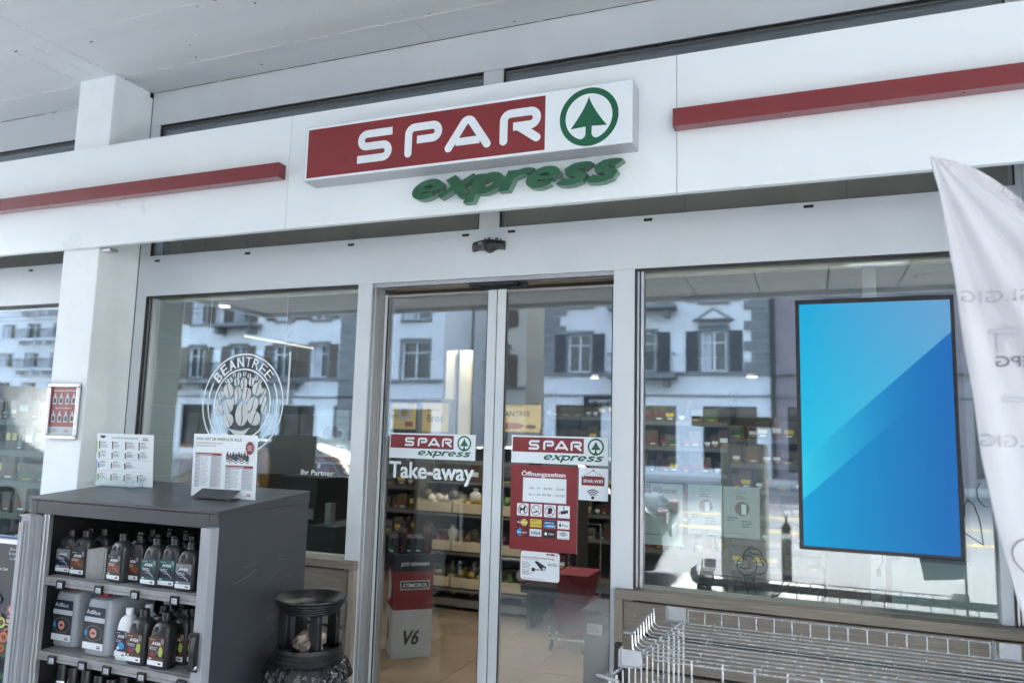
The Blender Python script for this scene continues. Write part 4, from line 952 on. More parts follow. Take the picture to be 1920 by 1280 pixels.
# display cards on the lid
def lidz(y): return ZLF + (ZLB - ZLF) * (y - YF) / (YB - YF)
def card(name, label, bl, br, tl, y, draw, tilt=.10):
    a, b = at(*bl, y), at(*br, y + 0); z0 = lidz(y) + .001; H = at(*tl, y + .03).z - z0
    t = thing(name, label, 'display card', (a.x, y, z0)); W = b.x - a.x
    U = Vector((0, math.sin(tilt), math.cos(tilt))); g_ = G((a.x, y, z0), U=U)
    m = MB().use('print_white'); N = g_.N; p = [Vector((a.x, y, z0)), Vector((b.x, y, z0)), Vector((b.x, y, z0)) + U * H, Vector((a.x, y, z0)) + U * H]
    m.add(p + [k - N * .003 for k in p], [(0, 1, 2, 3), (7, 6, 5, 4), (0, 4, 5, 1), (1, 5, 6, 2), (2, 6, 7, 3), (3, 7, 4, 0)]); m.build('board', t)
    draw(g_, W, H); g_.build('print', t); return t, W, H, a, z0
def care(g, W, H):
    g.rect(0, H * .62, W * .018, H * .86, 'print_lime'); g.rect(0, H * .27, W * .018, H * .48, 'print_cyan'); g.rect(0, H * .04, W * .018, H * .27, 'print_lime')
    g.text('AUTOPFLEGEPRODUKTE', W * .27, H * .905, H * .034, 'print_dark', width=W * .47); g.poly([(W * .06, H * .955), (W * .17, H * .955), (W * .155, H * .925), (W * .115, H * .905), (W * .075, H * .925)], 'print_navy'); g.rect(W * .06, H * .953, W * .17, H * .963, 'print_red')
    g.text('AVIA', W * .82, H * .92, H * .028, 'print_red', width=W * .09, bold=.02); g.rect(W * .82, H * .885, W * .915, H * .905, 'print_red')
    for v in (.50, .27): g.rect(W * .03, H * v, W * .98, H * (v + .003), 'print_grey')
    for row, v in enumerate((.70, .52, .32, .09)):
        for i in range(4):
            if row == 2 and i == 3: continue
            u = W * (.05 + .235 * i); g.rect(u, H * v, u + W * .02, H * (v + (.15 if row == 0 else .115)), 'print_dark'); g.rect(u + W * .003, H * (v + .03), u + W * .017, H * (v + .06), ['print_teal', 'print_grey', 'print_red', 'print_brown'][(i + row) % 4])
            g.greek(u + W * .035, u + W * .14, H * (v + .13), 2, H * .018, 'print_dark', seed=i + row * 5); g.greek(u + W * .035, u + W * .17, H * (v + .08), 4, H * .016, 'print_grey', seed=i + row * 7)
t, W, H, a, z0 = card('care_products_card', 'white product chart headed AUTOPFLEGEPRODUKTE in a clear stand, left on the cabinet lid', (178.5, 914), (285, 918), (178, 811), YF + .36, care, tilt=-.07)
m = MB().use('acrylic'); m.box(a.x + .03 * W, a.x + W * .84, YF + .30, YF + .302, z0, z0 + .032); m.box(a.x + .03 * W, a.x + W * .84, YF + .302, YF + .359, z0, z0 + .002); m.box(a.x + W * .84, a.x + W * .845, YF + .302, YF + .358, z0, z0 + .032); m.build('clear_stand', t)
def oils(g, W, H):
    g.text('AVIA HAT SIE WIRKLICH ALLE.', W * .04, H * .90, H * .048, 'print_dark', width=W * .73, bold=.01); g.text('FÜR EINE REIBUNGSLOSE FAHRT.', W * .04, H * .845, H * .026, 'print_red', width=W * .44); g.text('MOTORENÖLE VON AVIA.', W * .04, H * .80, H * .026, 'print_red', width=W * .33)
    for (u0, u1, vt, vb) in ((.04, .46, .70, .15), (.53, .955, .52, .14)):
        g.rect(W * u0, H * (vt - .04), W * u1, H * vt, 'print_red'); w = (u1 - u0)
        g.rects([(W * u0, H * vb, W * (u0 + w * .2), H * (vt - .04)), (W * (u0 + w * .6), H * vb, W * u1, H * (vt - .04))], 'print_lightgrey')
        n = int((vt - .06 - vb) * H / .0055); g.greek(W * (u0 + w * .22), W * (u0 + w * .55), H * (vt - .06), n, .0055, 'print_grey', t=.25, seed=2); g.greek(W * (u0 + w * .62), W * (u0 + w * .97), H * (vt - .06), n, .0055, 'print_grey', t=.25, seed=6); g.greek(W * (u0 + .01), W * (u0 + w * .15), H * (vt - .07), n // 3, .0165, 'print_dark', t=.1, seed=8)
        g.greek(W * (u0 + .01), W * (u1 - .02), H * (vt - .028), 1, .005, 'print_white', seed=3)
    for i in range(8):
        u = W * (.555 + .045 * i); v = H * (.575 - .02 * (i % 2)); b_ = W * .022
        g.poly([(u - b_, v), (u + b_, v), (u + b_, v + H * .10), (u + b_ * .35, v + H * .135), (u + b_ * .35, v + H * .16), (u - b_ * .35, v + H * .16), (u - b_ * .35, v + H * .135), (u - b_, v + H * .10)], 'print_dark')
        g.rect(u - b_, v + H * .012, u + b_, v + H * .03, 'print_white'); g.rect(u - b_ * .7, v + H * .045, u + b_ * .7, v + H * .085, ['print_grey', 'print_pink', 'print_teal', 'print_blue'][i % 4])
    g.ell(W * .90, H * .80, W * .063, W * .08, 'print_red')
    for k, (tx, ww) in enumerate((('NEUE', .05), ('PRODUKTE', .09), ('HIER', .045), ('KAUFEN', .08))): g.text(tx, W * .90, H * (.825 - .022 * k), H * .014, 'print_white', width=W * ww, align='C', bold=.02)
    g.text('AVIA', W * .885, H * .07, H * .026, 'print_red', width=W * .06, bold=.02); g.rect(W * .885, H * .05, W * .948, H * .062, 'print_red')
t, W, H, a, z0 = card('motor_oil_card', 'white card headed AVIA HAT SIE WIRKLICH ALLE. in a dark holder on the cabinet', (358.5, 923), (478, 931), (360, 812), YF + .24, oils, tilt=-.03)
m = MB().use('cabinet_dark'); xa, xb = a.x + W * .15, a.x + W * .79; y0 = YF + .24
m.add([(xa, y0 - .052, z0), (xb - .012, y0 - .052, z0), (xb, y0 - .006, z0 + .034), (xa + .014, y0 - .006, z0 + .034), (xa, y0 - .049, z0), (xb - .012, y0 - .049, z0), (xb, y0 - .003, z0 + .034), (xa + .014, y0 - .003, z0 + .034)], [(0, 1, 2, 3), (7, 6, 5, 4), (0, 4, 5, 1), (1, 5, 6, 2), (2, 6, 7, 3), (3, 7, 4, 0)]); m.box(xa, xb, y0 - .048, y0 + .03, z0 - .0005, z0 + .002); m.build('card_holder', t)

# ------------------------------------------------------------------ waste bin with ash tray
BX, BY = at(583, 1120, -.60).x, -.60
bn = thing('ashtray_bin', 'black round waste bin with ash dish and bin liner, beside the anthracite cabinet', 'waste bin', (BX, BY, 0))
R_ = .134
zt = at(521, 1112, BY).z
m = MB().use('plastic_black')
prof = [(R_ * .78, zt - .048)]
for k in range(4): z = zt - .044 + k * .010; rr = R_ * (.82 + .045 * k); prof += [(rr, z), (rr + .003, z + .003), (rr + .003, z + .006), (rr, z + .008)]
prof += [(R_, zt), (R_ * .985, zt + .006), (R_ * .94, zt + .003), (R_ * .80, zt - .018), (R_ * .5, zt - .024), (R_ * .44, zt - .026), (R_ * .42, zt - .040), (.001, zt - .041)]
m.lathe((BX, BY, 0), prof, 48); m.build('ash_dish', bn, smooth=True)
m = MB().use('sand'); m.lathe((BX, BY, 0), [(R_ * .42, zt - .036), (R_ * .25, zt - .026), (.001, zt - .022)], 24); m.build('ash', bn, smooth=True)
for k, an in enumerate((-155, -40, 50, 145)):
    a_ = math.radians(an); px_, py_ = BX + R_ * .70 * math.cos(a_), BY + R_ * .70 * math.sin(a_)
    m = MB().use('plastic_black'); m.box(px_ - .022, px_ + .022, py_ - .012, py_ + .012, zt - .19, zt - .046); m.build('post', bn, bevel=.004)
zr = zt - .168
m = MB().use('plastic_black'); prof = [(R_ * .80, zr - .02), (R_ * 1.0, zr - .075)]
for k in range(4): z = zr - .07 + k * .014; rr = R_ * (1.02 - .025 * k); prof += [(rr, z), (rr + .003, z + .004), (rr + .003, z + .009), (rr - .002, z + .011)]
prof += [(R_ * .93, zr), (R_ * .86, zr - .004), (R_ * .80, zr - .03)]
m.lathe((BX, BY, 0), prof, 48, cap=False); m.lathe((BX, BY, 0), [(R_ * .79, zr - .03), (.001, zr - .045)], 32, cap=False); m.build('ring', bn, smooth=True)
rr_ = random.Random(5); m = MB().use('bag_black'); rings = []
for j in range(15):
    t = j / 14; z = zr - .055 - .105 * t; base = R_ * (1.0 + .20 * math.sin(PI * min(1, t * 1.15)) ** .7 * (1 if t < .9 else .8)); ring = []
    for i in range(96):
        th = 2 * PI * i / 96
        f = .010 * math.sin(th * 9 + 3 * t) + .007 * math.sin(th * 17 - 5 * t) + .006 * math.sin(th * 31 + 9 * t) + rr_.uniform(-.0015, .0015)
        wv = .012 * math.sin(th * 2 + 1.2) + .006 * math.sin(th * 5)
        ring.append((BX + (base + f * (0.2 + t)) * math.cos(th), BY + (base + f * (.2 + t)) * math.sin(th), z + wv * t + .006 * math.sin(th * 13 + 8 * t) * t))
    rings.append(ring)
m.loft(rings, cap=False); rings = []
for j in range(8):
    t = j / 7; z = zr - .158 - .10 * t; ring = []
    for i in range(96):
        th = 2 * PI * i / 96; base = R_ * (1.08 - .12 * t); f = .008 * math.sin(th * 11 + 4 * t) + .005 * math.sin(th * 23); ring.append((BX + (base + f) * math.cos(th), BY + (base + f) * math.sin(th), z + .008 * math.sin(th * 3)))
    rings.append(ring)
m.loft(rings, cap=False); m.build('bin_liner', bn, smooth=False)
m = MB().use('plastic_black'); m.lathe((BX, BY, 0), [(R_ * .86, 0), (R_ * .95, .02), (R_ * .95, zr - .22)], 40, cap=False); m.build('bucket', bn, smooth=True)
# crumpled pack lying on the lower ring
lt = thing('crumpled_wrapper', 'crumpled clear sandwich wrapper lying in the lower opening of the black bin', 'litter', (BX + .02, BY - .03, zr - .03))
m = MB().use('crumpled'); rg = random.Random(9); rings = []
for j in range(9):
    t = j / 8; rr = .050 * math.sin(PI * (.06 + .84 * t)) ** .6; ring = []
    for i in range(16):
        th = 2 * PI * i / 16; k = 1 + rg.uniform(-.22, .22); ring.append((BX + .02 + rr * k * math.cos(th) * 1.25 + .02 * t, BY - .03 + rr * k * math.sin(th), zr - .03 + .095 * t + rg.uniform(-.004, .004)))
    rings.append(ring)
m.loft(rings); m.build('wrapper', lt)
# ------------------------------------------------------------------ banner stand at far left
by = -.42
ba = thing('banner_board', 'dark poster board with white text and pictured vegetables, left of the cabinet', 'poster board', (at(0, 1100, by).x, by, 0))
xl, xr = at(-90, 1010, by).x, at(52, 1010, by).x; zt_ = at(20, 1019, by).z
m = MB().use('print_dark'); m.box(xl, xr, by, by + .012, .15, zt_); m.build('board', ba)
m = MB().use('alu'); m.box(xl, xr, by - .006, by + .014, zt_ + .0005, zt_ + .022); m.use('print_blue'); m.box(xl, xr, by + .0145, by + .05, zt_ + .012, zt_ + .030); m.build('top_rail', ba)
q = G((xl, by - .0005, 0))
def bt_(s, px_r, py, h, **k): 
    p = at(px_r, py, by); q.text(s, p.x - xl, p.z, h, 'print_lightgrey', align='R', **k)
bt_('Jahre SPAR', 41, 1033, .0135); bt_('Sie jetzt Ihr Qu', 46, 1042, .0135); bt_('im SPAR Bin', 43, 1052, .0135); bt_('zur Zeit!', 15, 1069, .0135, bold=.02)
p = at(40, 1103, by); zz = p.z; q.rect(0, .2, xr - xl, zz, 'print_navy'); rb = random.Random(2)
for k in range(90):
    u = rb.uniform(.0, xr - xl - .03); v = rb.uniform(.3, zz - .02); c_ = rb.choice(['print_lime', 'print_orange', 'print_red', 'print_brown', 'print_brown', 'print_green', 'print_green', 'print_purple', 'print_purple']); s_ = rb.uniform(.012, .035)
    q.ell(u, v, s_, s_ * .85, c_, 16); q.ell(u, v, s_ * .6, s_ * .5, 'print_pink' if c_ in ('print_red', 'print_purple') else 'print_brown', 12)
q.build('print', ba)

# ------------------------------------------------------------------ wire trolley
tr = thing('wire_trolley', 'galvanised wire trolley with mesh top, parked against the clad wall under the right window', 'trolley', (.05, -.5, 0))
zc = .955; yb = -.325; xb0, xb1 = at(1290, 1143, yb).x, at(1856, 1204, yb).x
rw = .0023
m = MB().use('chrome_wire'); n = 16; zf = at(1290, 1143, yb).z
m.tube([(xb0, yb, zf), (xb1, yb, zf)], rw)
for i in range(n + 1): x = xb0 + (xb1 - xb0) * i / n; m.tube([(x, yb, zf), (x, yb, zc)], rw * .9, 5)
m.build('back_rail', tr, smooth=True)
m = MB().use('chrome_wire'); yf_ = -.66; zfr = .925
def dk(t): return (yb + (yf_ - yb) * t, zc + (zfr - zc) * t)
rows_ = 10
for j in range(rows_ + 1):
    y, z = dk(j / rows_); xs = -.47 - .02 * j / rows_
    if j > 1: m.tube([(xs - .05, y, z + .055), (xs - .048, y, z + .012), (xs - .035, y, z + .001), (xs, y, z), (.78, y, z)], rw, 5)
    else: m.tube([(xs, y, z), (.78, y, z)], rw * .9, 5)
y0_, z0_ = dk(2 / rows_); y1_, z1_ = dk(1); m.tube([(-.524, y0_ + .004, z0_ + .0565), (-.540, y1_ - .004, z1_ + .0565)], rw * 1.1)
for i in range(13):
    x = -.42 + i * .0915; a_, b_ = dk(0), dk(1); m.tube([(x, a_[0], a_[1] - .004), (x - .01, b_[0], b_[1] - .004)], rw * .8, 5)
m.build('deck_mesh', tr, smooth=True)
m = MB().use('chrome_wire')
for i in range(14):
    x = -.355 + i * .0915; m.tube([(x, yf_ - .002, zfr), (x, yf_ - .004, .30)], rw * 1.3, 6)
for z in (.80, .68, .56, .44): m.tube([(-.42, yf_ - .008, z), (.8, yf_ - .008, z)], rw, 5)
m.tube([(-.47, yf_ - .004, zfr - .012), (.8, yf_ - .004, zfr - .012)], rw * 1.2)
m.build('front_grid', tr, smooth=True)
m = MB().use('chrome_wire'); c0_, c1_ = Vector((-.43, -.34, .965)), Vector((-.56, -.86, .905))
ge = [c0_ + (c1_ - c0_) * (i / 13) for i in range(14)]
for i, p in enumerate(ge): m.tube([p + Vector((0, 0, -.01)), p + Vector((0, 0, -.65))], rw * (1.7 if i < 4 or i > 11 else 1.1), 6)
m.tube([c0_, c1_], rw * 1.6)
for dz in (.12, .26, .40): m.tube([c0_ - Vector((0, 0, dz)), c1_ - Vector((0, 0, dz))], rw)
m.tube([(-.50, -.90, .55), (-.50, -.90, .845), (-.487, -.90, .862), (-.43, -.90, .862), (-.415, -.90, .845), (-.415, -.90, .55)], .0045, 8)
m.tube([(-.60, -.86, .905), (-.53, -.87, .898)], rw * 2)
m.build('end_gate', tr, smooth=True)
for (px0, py0, px1, py1, y) in ((1248, 1167, 1286, 1139, -.35), (1159, 1252, 1203, 1220, -.86), (1867, 1240, 1914, 1208, -.35)):
    a_, b_ = at(px0, py0, y), at(px1, py1, y); m = MB().use('clear_plastic')
    xa, xb, za, zb_ = a_.x, b_.x, a_.z, b_.z; m.box(xa + .01, xb, y - .003, y, za + .012, zb_); m.box(xa, xa + .003, y - .001, y + .05, za + .004, zb_ - .004); m.box(xa + .003, xb, y, y + .05, za + .006, za + .009)
    o = m.build('corner_guard', tr, bevel=.004)
# hand brush at the door post
hb = thing('hand_brush', 'black hand brush hanging at the end of the clad wall, left of the wire trolley', 'brush', (-.73, -.10, .6))
c = at(1161, 1230, -.10); m = MB().use('plastic_black'); zt2, zb2 = at(1161, 1203, -.1).z, at(1161, 1254, -.1).z
m.box(c.x - .017, c.x + .012, -.115, -.09, zb2, zt2); m.build('handle', hb, bevel=.006)
m = MB().use('plastic_black'); rb = random.Random(1)
for k in range(70):
    x = c.x + rb.uniform(-.018, .03); y = -.10 + rb.uniform(-.02, .02); m.tube([(x, y, zb2 + .004), (x + rb.uniform(-.012, .02), y + rb.uniform(-.01, .01), zb2 - rb.uniform(.06, .14))], .0009, 4)
m.build('bristles', hb)

# ------------------------------------------------------------------ feather flag
FY = -1.02
fl_ = thing('feather_flag', 'white feather flag with faint mirrored lettering, hanging at the right edge before the fascia', 'flag', (.55, FY, 0))
Lp = [(1745, 293), (1752, 325), (1762, 370), (1772, 420), (1782, 480), (1791, 540), (1800, 600), (1812, 680), (1823, 740), (1834, 810), (1843, 870), (1857, 930), (1870, 985), (1885, 1040), (1900, 1095), (1918, 1150), (1936, 1210), (1960, 1300), (1985, 1400)]
Rp = [(1745.5, 293), (1800, 305), (1835, 320), (1858, 333), (1885, 352), (1910, 372), (1930, 392), (1960, 420), (2000, 470), (2040, 530), (2070, 600), (2095, 680), (2110, 760), (2120, 850), (2130, 950), (2140, 1050), (2145, 1150), (2150, 1250), (2160, 1400)]
NU = 60; NV = 120
def samp(P, t):
    f = t * (len(P) - 1); i = min(int(f), len(P) - 2); k = f - i; return (P[i][0] + (P[i + 1][0] - P[i][0]) * k, P[i][1] + (P[i + 1][1] - P[i][1]) * k)
V = []; rf = random.Random(4)
for j in range(NV + 1):
    t = j / NV; a_, b_ = samp(Lp, t), samp(Rp, t)
    for i in range(NU + 1):
        u = i / NU; px = a_[0] + (b_[0] - a_[0]) * u; py = a_[1] + (b_[1] - a_[1]) * u
        ang = math.atan2(px - 1745, py - 285 + 1e-6)            # folds fan out from the tip of the sail
        d = math.hypot(px - 1745, py - 285) / 1000
        fade = min(1, d * 3)
        y = FY + fade * (.014 * math.sin(ang * 19 + .9) + .004 * math.sin(ang * 43 + 2)) + .012 * d * math.sin(d * 9 + ang * 6) + .02 * d + .003 * math.sin(t * 40) * (1 if i == 0 else 0)
        p = at(px, py, FY); V.append((p.x, y, p.z))
F = [(j * (NU + 1) + i, j * (NU + 1) + i + 1, (j + 1) * (NU + 1) + i + 1, (j + 1) * (NU + 1) + i) for j in range(NV) for i in range(NU)]
m = MB().use('cloth'); m.add(V, F); sail = m.build('sail', fl_, smooth=False)
for p_ in sail.data.polygons: p_.use_smooth = True
sm = sail.modifiers.new('thickness', 'SOLIDIFY'); sm.thickness = .0015
bvh = BVHTree.FromPolygons([Vector(v) for v in V], F)
def drape(g_, name, mlift=.005):
    out = []
    for v in g_.mb.v:
        h = bvh.ray_cast(Vector((v[0], FY - 1, v[2])), Vector((0, 1, 0)))
        yy = h[0].y if h[0] is not None else FY
        out.append((v[0], yy - mlift, v[2]))
    g_.mb.v = out; return g_.build(name, fl_)
# hem strip along the curved edge, subdivided so that it follows the folds
m_ = MB().use('cloth_hem'); Hh = []
for k in range(60):
    t = k / 59 * .46; b_ = samp(Rp, t); c_ = (b_[0] - 14 * min(1, t * 8) - 2, b_[1] + 25 * min(1, .25 + t * 8)); 
    for q_ in range(4): s_ = q_ / 3; p = at(b_[0] + (c_[0] - b_[0]) * s_, b_[1] + (c_[1] - b_[1]) * s_, FY); Hh.append(p)
gg = G((0, 0, 0)); gg.mb = m_; m_.add(Hh, [(k * 4 + q_, k * 4 + q_ + 1, (k + 1) * 4 + q_ + 1, (k + 1) * 4 + q_) for k in range(59) for q_ in range(3)]); drape(gg, 'hem', .002)
q = G((0, FY - .1, 0), step=0)
def ftxt(s, px, py, h, m_, width=None, **k):
    p = at(px, py, FY); q.text(s, p.x, p.z, h, m_, width=width, mirror=True, **k)
ftxt('LGIGLGIG', 1800, 568, .030, 'cloth_ink', width=.24); ftxt('LGIGLGIG', 1836, 836, .030, 'cloth_ink', width=.22)
ftxt('EPG', 1869, 686, .026, 'cloth_ink_dark', width=.075)
p = at(1857, 625, FY); q.rects([(p.x, p.z, p.x + .06, p.z + .010), (p.x + .014, p.z - .045, p.x + .030, p.z)], 'cloth_ink')
p = at(1880, 752, FY); q.rects([(p.x, p.z, p.x + .07, p.z + .010)], 'cloth_ink')
q.stroke([(at(px_, py_, FY).x, at(px_, py_, FY).z) for px_, py_ in ((1945, 1018), (1932, 1012), (1920, 1011), (1909, 1015), (1900, 1025), (1898, 1037), (1902, 1050), (1912, 1063), (1926, 1076), (1942, 1090), (1960, 1104))], .0028, 'cloth_ink_dark')
drape(q, 'print')
pt = [at(x + 4, y, FY) for x, y in Rp[2:]]; m = MB().use('alu'); m.tube([(p.x, FY + .02, p.z) for p in pt] + [(pt[-1].x + .002, FY + .02, 0)], .006, 8); m.build('pole', fl_, smooth=True)
m = MB().use('plastic_black'); m.lathe((pt[-1].x, FY + .02, 0), [(.2, 0), (.2, .03), (.05, .05), (.03, .25), (.001, .25)], 24); m.build('foot', fl_, smooth=True)
# ------------------------------------------------------------------ inside the shop: lamps
def tube_lamp(p0, p1, lb):
    p0, p1 = Vector(p0), Vector(p1); t = thing('strip_light', lb, 'ceiling lamp', tuple((p0 + p1) / 2), 'strip lights inside the shop')
    m = MB().use('lamp_tube'); m.tube([p0, p1], .006, 8); m.build('tube', t)
    m = MB().use('win_frame'); d = (p1 - p0); m.tube([p0 + Vector((0, 0, .02)), p1 + Vector((0, 0, .02))], .01, 6); m.build('housing', t)
LAMP_W = 1.2; SPOT_W = 4.5
def at_(px, py, z): return at(px, py, z, 2)
a, b = at_(282, 598, 2.72), at_(321, 606, 2.72); tube_lamp((a.x, a.y, 2.72), (a.x + (b.x - a.x) * 1, b.y, 2.72), 'short strip light seen at the left edge of the left window')
a, b = at_(458, 630, 2.72), at_(587, 653, 2.72); tube_lamp((a.x, a.y, 2.72), (b.x, b.y, 2.72), 'long strip light seen above the coffee emblem in the left window')
def round_lamp(px, py, z, lb, r_=.05):
    p = at_(px, py, z); t = thing('round_downlight', lb, 'ceiling lamp', tuple(p), 'round downlights inside the shop')
    m = MB().use('win_frame'); m.lathe(p, [(r_ * 1.15, .0), (r_ * 1.15, .03)], 24); m.use('lamp_round'); m.lathe(p, [(r_, -.004), (r_, -.0005)], 24); m.build('lamp', t)
round_lamp(421, 574, 2.80, 'bright round downlight seen at the top of the left window', .05)
round_lamp(1410, 706, 2.2, 'small round downlight seen left of the display screen', .045)
round_lamp(1115, 708, 2.2, 'small round downlight seen high in the right door pane', .035)
for i, (x, y) in enumerate(((-4.6, 1.4), (-2.6, 1.2), (-2.9, 2.5), (-1.6, 2.4), (-1.0, 3.6), (.8, 3.2), (-.2, 1.6), (-5.4, 1.6), (2.4, 2.6), (-3.2, 3.9), (-1.8, 4.0))):  # extra spots added to light the shelves, each given a plain ring
    t = thing('added_spot', 'small added ceiling spot number %s inside the shop, above the shelves' % ['one', 'two', 'three', 'four', 'five', 'six', 'seven', 'eight', 'nine', 'ten', 'eleven'][i], 'ceiling lamp', (x, y, 2.85), 'added spots inside the shop')
    m = MB().use('shop_dark'); m.lathe((x, y, 2.835), [(.06, .0), (.06, .024), (.045, .024), (.045, .004)], 20, cap=False); m.build('ring', t)
    ld = bpy.data.lights.new('spot_glow', 'SPOT'); ld.energy = SPOT_W; ld.spot_size = math.radians(140); ld.spot_blend = .8; ld.shadow_soft_size = .03; ld.color = (1, .93, .84)
    lo = bpy.data.objects.new('spot_glow', ld); COL.objects.link(lo); lo.parent = t; lo.location = (0, 0, -.02)
# ------------------------------------------------------------------ goods
PK = []
def packet_proto(k):
    r = random.Random(k); w, d, h = ((.08, .06, .13), (.11, .07, .16), (.06, .06, .22), (.14, .06, .12), (.07, .07, .11), (.10, .05, .19))[k % 6]
    m = MB().use(PROD[k % 12])
    if k % 6 in (2, 4): m.lathe((0, 0, 0), [(w / 2 * .9, 0), (w / 2, .01), (w / 2, h * .68), (w / 4, h * .82), (w / 4.4, h)] if k % 6 == 2 else [(w / 2, 0), (w / 2, h)], 12)
    else: m.box(-w / 2, w / 2, -d / 2, d / 2, 0, h)
    y = -w / 2 - .001 if k % 6 in (2, 4) else -d / 2 - .0008
    m.use(['print_white', 'print_red', 'print_yellow', 'print_navy', 'print_green'][k % 5]); m.box(-w * .36, w * .36, y, y + .0007, h * .30, h * .52); m.use(['print_yellow', 'print_white', 'print_red'][k % 3]); m.box(-w * .2, w * .25, y, y + .0007, h * .15, h * .22)
    return m, w, h
PM = {}
COLN = ['brick red', 'mustard yellow', 'dark green', 'cream', 'slate blue', 'orange brown', 'brown', 'beige', 'dark red', 'straw yellow', 'black', 'olive']
def packet(k, x, y, z, where, grp):
    if k not in PM:
        m, w, h = packet_proto(k); me = m.build('packet'); PM[k] = (me.data, w); bpy.data.objects.remove(me)
    me, w = PM[k]; o = bpy.data.objects.new('bottle' if k % 6 == 2 else 'packet', me); COL.objects.link(o); o.location = (x, y, z); o.rotation_euler = (0, 0, random.uniform(-.12, .12))
    tag(o, '%s %s %s' % (COLN[k % 12], ('packet', 'box', 'bottle', 'carton', 'tin', 'bag')[k % 6], where), 'bottle' if k % 6 == 2 else 'packet', grp); return w
def rack(name, label, cat, x0, x1, y0, y1, zs, fill=True, back='in_dark', post=True, seed=1, step=1.25, side='in_dark', where='', tilt=0):
    t = thing(name, label, cat, ((x0 + x1) / 2, (y0 + y1) / 2, 0)); r = random.Random(seed)
    m = MB().use(side); m.box(x0, x0 + .025, y0, y1, 0, zs[-1] + .3); m.box(x1 - .025, x1, y0, y1, 0, zs[-1] + .3); m.use(back); m.box(x0 + .025, x1 - .025, y1 - .02, y1, 0, zs[-1] + .3); m.build('frame', t)
    for i, z in enumerate(zs):
        m = MB().use('rail_metal'); m.box(x0 + .026, x1 - .026, y0, y1 - .021, z - .015, z); m.use('strip_dark'); m.box(x0 + .026, x1 - .026, y0 - .006, y0 - .0005, z - .035, z + .004); m.build('shelf', t)
        if fill:
            x = x0 + .07; n_ = 0
            while x < x1 - .07:
                k = r.randrange(12); n_ += 1; w = packet(k, x, y0 + .05, z + .0005, '%s, %s tier up, %s from left' % (where, ['first', 'second', 'third', 'fourth', 'fifth', 'sixth'][min(5, i)], ['first', 'second', 'third', 'fourth', 'fifth', 'sixth', 'seventh', 'eighth', 'ninth', 'tenth', 'eleventh', 'twelfth', 'thirteenth', 'fourteenth'][min(13, n_ - 1)]), 'goods on the ' + name.replace('_', ' ')); x += w * step
    return t
rack('goods_rack', 'dark goods rack with sweets seen through the left window beside the door post', 'shelf', -4.35, -3.6, 2.5, 2.9, [.35, .56, .77, .98, 1.19], where='on the rack behind the left window', seed=2, step=1.03)
rack('magazine_rack', 'reddish goods rack close behind the left bay window', 'shelf', -5.6, -4.30, .34, .70, [.80, 1.0, 1.2, 1.4, 1.6], where='on the rack in the left bay', seed=5, step=1.02, back='print_brown', side='print_brown')
rack('bottle_rack', 'tall rack of drinks seen through the right window left of the screen', 'shelf', -1.75, -.72, 4.5, 4.9, [.5, .75, 1.0, 1.25, 1.5, 1.75], where='on the drinks rack', seed=8, step=1.04)
rack('narrow_rack', 'narrow dark rack of packets beside the left edge of the screen', 'shelf', -.70, .10, 3.9, 4.3, [.5, .72, .94, 1.16, 1.38, 1.60], where='on the narrow rack', seed=11, step=1.04)
rack('wall_rack', 'wall rack with goods at the rear of the shop', 'shelf', -2.9, -1.8, 5.2, 5.6, [.45, .72, .99, 1.26, 1.53, 1.8], where='on the rear wall rack', seed=14, step=1.04)
rack('snack_rack', 'rack of snacks behind the right door pane', 'shelf', -2.28, -1.90, 3.35, 3.65, [.42, .65, .88, 1.11, 1.34], where='on the snack rack', seed=15, step=1.04)
rack('dairy_rack', 'rack of cartons right behind the vegetable rack', 'shelf', -5.0, -3.9, 4.2, 4.6, [.5, .75, 1.0, 1.25], where='on the carton rack', seed=21, step=1.05)
# bread and coffee wall with signs
t = thing('bakery_counter', 'dark bakery cabinet with a cream header board, at the rear behind the left door pane', 'cabinet', (-3.7, 4.3, 0))
m = MB().use('in_dark'); m.box(-3.86, -3.10, 4.10, 4.5, 0, 1.95); m.box(-3.86, -3.62, 4.02, 4.099, 0, 1.95); m.build('carcass', t); m = MB().use('alu_brown'); m.box(-3.88, -3.46, 3.99, 4.019, 1.56, 1.93); m.build('header_frame', t)
m = MB().use('lightbox'); m.box(-3.60, -3.30, 4.06, 4.08, 1.55, 2.45); m.use('in_dark'); m.box(-3.46, -3.44, 4.04, 4.059, 1.55, 2.45); m.build('lit_panel', t)
def hang(name, label, xa, xb, za, zb, y, draw):
    t = thing(name, label, 'hanging sign', (xa, y, za)); m = MB().use('sign_cream'); m.box(xa, xb, y, y + .012, za, zb); m.build('board', t); q = G((xa, y, za)); draw(q, xb - xa, zb - za); q.build('print', t)
hang('bread_sign', 'cream sign reading Brot in a dark frame, behind the left door pane', -3.82, -3.52, 1.59, 1.89, 3.985, lambda g, W, H: (g.text('Brot', W * .5, H * .35, H * .26, 'print_dark', width=W * .62, align='C'), g.text('Backfrisches', W * .2, H * .72, H * .07, 'print_dark')))
hang('speciality_sign', 'cream sign ending in täten with a pictured dish, left of the bread sign', -4.5, -3.90, 1.61, 1.88, 3.97, lambda g, W, H: (g.text('Spezialitäten', W * .62, H * .42, H * .2, 'print_dark', align='R', width=W * .6), g.ell(W * .78, H * .62, W * .13, H * .26, 'print_white'), g.ell(W * .78, H * .62, W * .07, H * .14, 'print_yellow'), g.rect(W * .8, H * .1, W * .96, H * .3, 'print_orange')))
